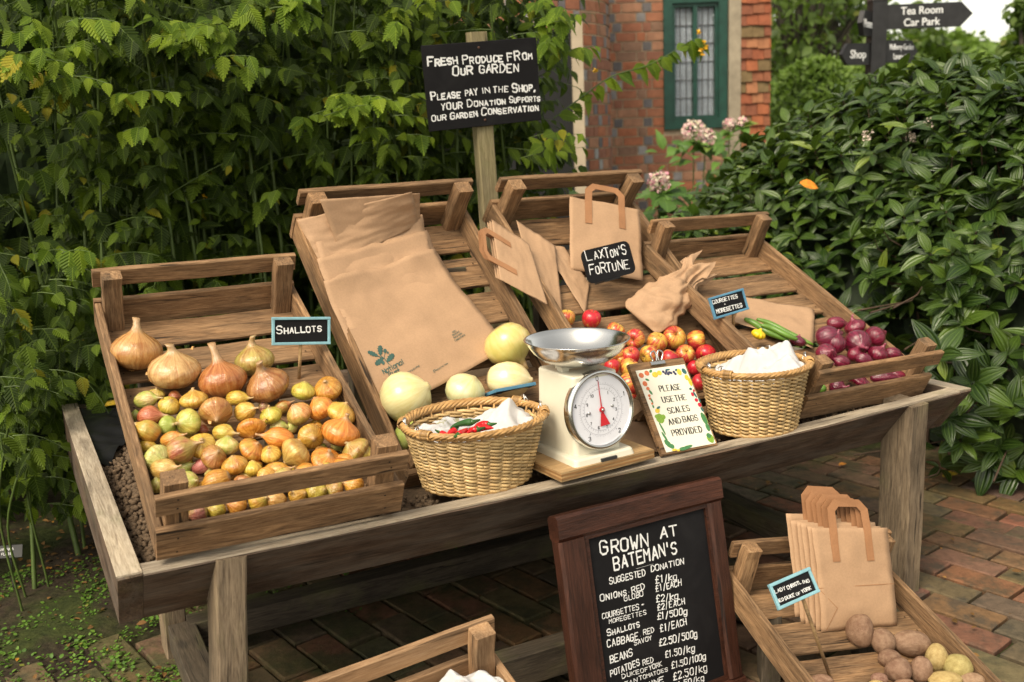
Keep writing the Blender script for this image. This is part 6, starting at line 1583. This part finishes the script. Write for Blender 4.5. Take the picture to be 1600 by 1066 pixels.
# individually laid paving bricks (one sheet of paving)
tpv = NT("paving_brick"); at = tpv.new("Attribute"); at.attribute_name = "tone"; o_ = tpv.obj()
n1 = tpv.noise(o_, 2.3, 5, .6); n2 = tpv.noise(o_, 32, 6, .7); n3 = tpv.noise(o_, 9, 6, .65)
c = tpv.mix(1.0, at.outputs["Color"], tpv.ramp(n2, [(.25, (.5, .48, .46)), (.5, (.95, .93, .9)), (.78, (1.3, 1.25, 1.2))]), 'MULTIPLY')
c = tpv.mix(tpv.ramp(n3, [(.48, 0.0), (.62, .75)]), c, (.055, .048, .036))
moss = tpv.math('MULTIPLY', at.outputs["Alpha"], tpv.ramp(n1, [(.35, .35), (.62, 1.0)]))
c = tpv.mix(tpv.math('MULTIPLY', moss, tpv.ramp(n3, [(.33, .25), (.55, 1.0)])), c, tpv.ramp(n2, [(.3, (.03, .034, .01)), (.7, (.075, .08, .022))]))
tpv.base(c); tpv.bump(tpv.math('ADD', n2, tpv.math('MULTIPLY', n3, .7)), .7, .006); M_PAV = tpv.set(.8, .35)
PB = TM @ fr(0, 0, -.6, R(-78))              # brick length runs away from the path's edge
Pi = PB.inverted(); bl_, bw2 = .225, .112
V, Fc, Cc = [], [], []
BT = [(.16, .092, .056), (.19, .096, .057), (.14, .086, .056), (.21, .1, .058), (.175, .115, .07), (.12, .085, .056)]
i0 = 0
for r in range(-45, 45):
    for s_ in range(-22, 24):
        cx_, cy_ = s_*bl_+(r % 2)*bl_/2+rnd.uniform(-.004, .004)+.03*math.sin(r*1.7), r*bw2
        W_ = PB @ Vector((cx_, cy_, 0)); dT = TM.inverted() @ W_
        if not (W_.y > .6 and W_.y < 5.2 and abs(W_.x) < W_.y*.62+.6): continue
        if dT.y > 1.55 and dT.x < 2.4: continue
        if dT.x < .12 and dT.y > .95+.25*noise.noise(Vector((dT.x*3, dT.y*3, 4))): continue                       # planted bed behind the stand
        if dT.x < -.9 or (dT.x > 3.7 and dT.y > .5) or (dT.x > 3.05 and dT.y > .95): continue
        hl, hw, h_ = bl_/2-.0045+rnd.uniform(-.002, .001), bw2/2-.0045+rnd.uniform(-.0015, .001), rnd.uniform(-.004, .003)
        ro = rnd.uniform(-.012, .012); tl_ = (rnd.uniform(-.006, .006), rnd.uniform(-.012, .012)); n0 = len(V)
        for (k_, zz) in ((1, -.03), (1, -.004), (.955, 0)):
            for (a_, b_) in ((-1, -1), (1, -1), (1, 1), (-1, 1)):
                ex = hl*a_-(0 if k_ == 1 else .005*a_); ey = hw*b_-(0 if k_ == 1 else .005*b_)
                ex += rnd.uniform(-.0015, .0015); ey += rnd.uniform(-.0015, .0015)
                V.append(PB @ Vector((cx_+ex*math.cos(ro)-ey*math.sin(ro), cy_+ex*math.sin(ro)+ey*math.cos(ro), h_+zz+ex*tl_[0]+ey*tl_[1])))
        for j in range(2):
            for q in range(4): a_, b_ = n0+j*4+q, n0+j*4+(q+1) % 4; Fc.append((a_, b_, b_+4, a_+4))
        Fc.append((n0+8, n0+9, n0+10, n0+11))
        ms = min(1, max(0.05, 1.15-.55*max(0, dT.x-.3)))*rnd.uniform(.75, 1) if dT.x < 1.8 else rnd.choice([0, 0, .1, .25, .5])
        if dT.y > .6 and dT.x > 1.8: ms = max(ms, rnd.uniform(.3, .8))
        Cc += [(*[x*rnd.uniform(.85, 1.15) for x in rnd.choice(BT)], ms)]*12
me = mesh("brick_paving", V, Fc, M_PAV); a = me.color_attributes.new("tone", 'FLOAT_COLOR', 'POINT'); a.data.foreach_set("color", np.array(Cc, np.float32).ravel())
tag(put("brick_paving", me), "worn red brick paving with mossy joints", "paving", kind="structure")
# bed soil under the shrub
V, Fc = [], []; nx, ny = 50, 24
for j in range(ny):
    for i in range(nx):
        x, y = -1.9+4.3*i/(nx-1), 1.5+1.9*j/(ny-1); y -= .75*max(0, min(1, (.3-x)/.3))*(1-j/(ny-1)); V.append(TM @ Vector((x, y, -.6-.016+.022*min(1, j/3)+.02*noise.noise(Vector((x*6, y*6, 0))))))
for j in range(ny-1):
    for i in range(nx-1): k = j*nx+i; Fc.append((k, k+1, k+nx+1, k+nx))
tag(put("bed_soil", mesh("bed_soil", V, Fc, M_GND, True)), "dark leaf-littered soil of the planted bed", "soil", kind="structure")
# weeds and moss tufts in joints and along the bed: uncountable
lw = []
def weed(p, n_, s):
    for k in range(n_):
        a = rnd.uniform(0, 6.28); d = Vector((math.cos(a), math.sin(a), rnd.uniform(.1, .7))); q = Vector(p)+Vector((rnd.gauss(0, s*1.6), rnd.gauss(0, s*1.6), rnd.uniform(.002, s*.7)))
        lw.append((tuple(q), tuple(d), tuple(Vector((0, 0, 1))+rv3(.3)), s*rnd.uniform(.5, 1.1)))
for k in range(620):
    x, y = rnd.uniform(-.9, .3), rnd.uniform(.55, 1.7)
    if noise.noise(Vector((x*4, y*4, 2))) > -.12: weed(TM @ Vector((x, y, -.6)), rnd.randint(8, 22), rnd.uniform(.009, .016))
for k in range(420):
    r, s_ = rnd.randint(-40, 40), rnd.uniform(-16, 16); q = PB @ Vector((s_*bl_, (r+.5)*bw2, 0)); dT = TM.inverted() @ q
    if -.7 < dT.x < 3.2 and -1.6 < dT.y < 1.4 and noise.noise(Vector((q.x*2, q.y*2, 7))) > (.0 if dT.x < 1.6 else .22): weed(q, rnd.randint(5, 12), .009 if dT.x > 1.3 else .011)
for x in np.arange(.2, 2.2, .05):
    if rnd.random() < .6: weed(TM @ Vector((x+rnd.uniform(-.03, .03), rnd.uniform(.82, 1.1), -.6)), 10, .013)
tag(leaves("ground_weeds", M_WEED, leaf_smooth(3, .38, .1, .1, 1), lw), "tiny green weeds growing in the paving joints and bed edge", "weeds", kind="stuff")
lit = []
for k in range(1100):
    x, y = rnd.uniform(-1.1, 2.6) if k % 2 else rnd.uniform(-1.1, .25), rnd.uniform(1.5, 2.2) if rnd.random() < .6 else rnd.uniform(-.4, 1.5); q = TM @ Vector((x, y, -.588))
    a = rnd.uniform(0, 6.28); lit.append((tuple(q), (math.cos(a), math.sin(a), rnd.uniform(-.05, .3)), tuple(Vector((0, 0, 1))+rv3(.5)), rnd.uniform(.008, .03)))
tag(leaves("leaf_litter", leaf_mat("dead_leaf", [(.09, .05, .02), (.16, .08, .03), (.26, .14, .05), (.45, .2, .03)], .8, 0, .1, False, .2, .1), leaf_smooth(3, .3, .2, .4, 1), lit), "small dead leaves scattered over soil and bricks", "leaf litter", kind="stuff")
for (px, py, ln, col, lb) in [(1488, 745, .075, (.4, .28, .02), "yellow and brown fallen leaf on the bricks right of the leg"), (1318, 727, .04, (.5, .2, .03), "small orange fallen leaf on the bricks under the stand"), (175, 635, .07, (.5, .33, .02), "yellow dead leaf lying on the black liner in the trough")]:
    Mg = Matrix.Translation((0, 0, .012)) if py > 700 else TM @ Matrix.Translation((0, 0, .005)); p = onto(px, py, Mg)
    o = leaves("fallen_leaf", plain("leaf_%d" % px, col, .6, var=.5, scale=60), leaf_smooth(6, .22, .1, .5, 2), [((0, 0, 0), (1, .35, .12), (0, -.3, 1), ln)]); o.matrix_world = Matrix.Translation(p-Vector((ln/2, 0, 0))); tag(o, lb, "leaf")
# black plant label at the left edge
p = onto(14, 862, Matrix.Translation((0, 3.05, 0)) @ Matrix.Rotation(R(90), 4, 'X'))
FM = axes(p, (1, .1, .03), (0, .5, 1)); o = empty("plant_label", FM, "small black engraved plant label on a spike at the shrub's foot", "plant label")
put("plate", mesh("plate", *slab(.085, .042, .003), M_BLACK), o)
st = []
for (txt, x, y, hh) in (("JAPONICA", -.03, .004, .0075), ("FLORA", -.022, -.011, .0075)):
    s_, tw_ = strokes(txt, hh, gap=.2)
    for pl in s_: ribbon(st, [(x+q[0], y+q[1]) for q in pl], hh*.15, Matrix.Identity(4), z0=.0016)
put("lettering", mesh("lettering", *join(st), M_CHALK), o)
put("spike", mesh("spike", *tubevf([Vector((0, 0, -.004)), Vector((0, -.14, -.06))], .003, 6), M_BLACK), o)
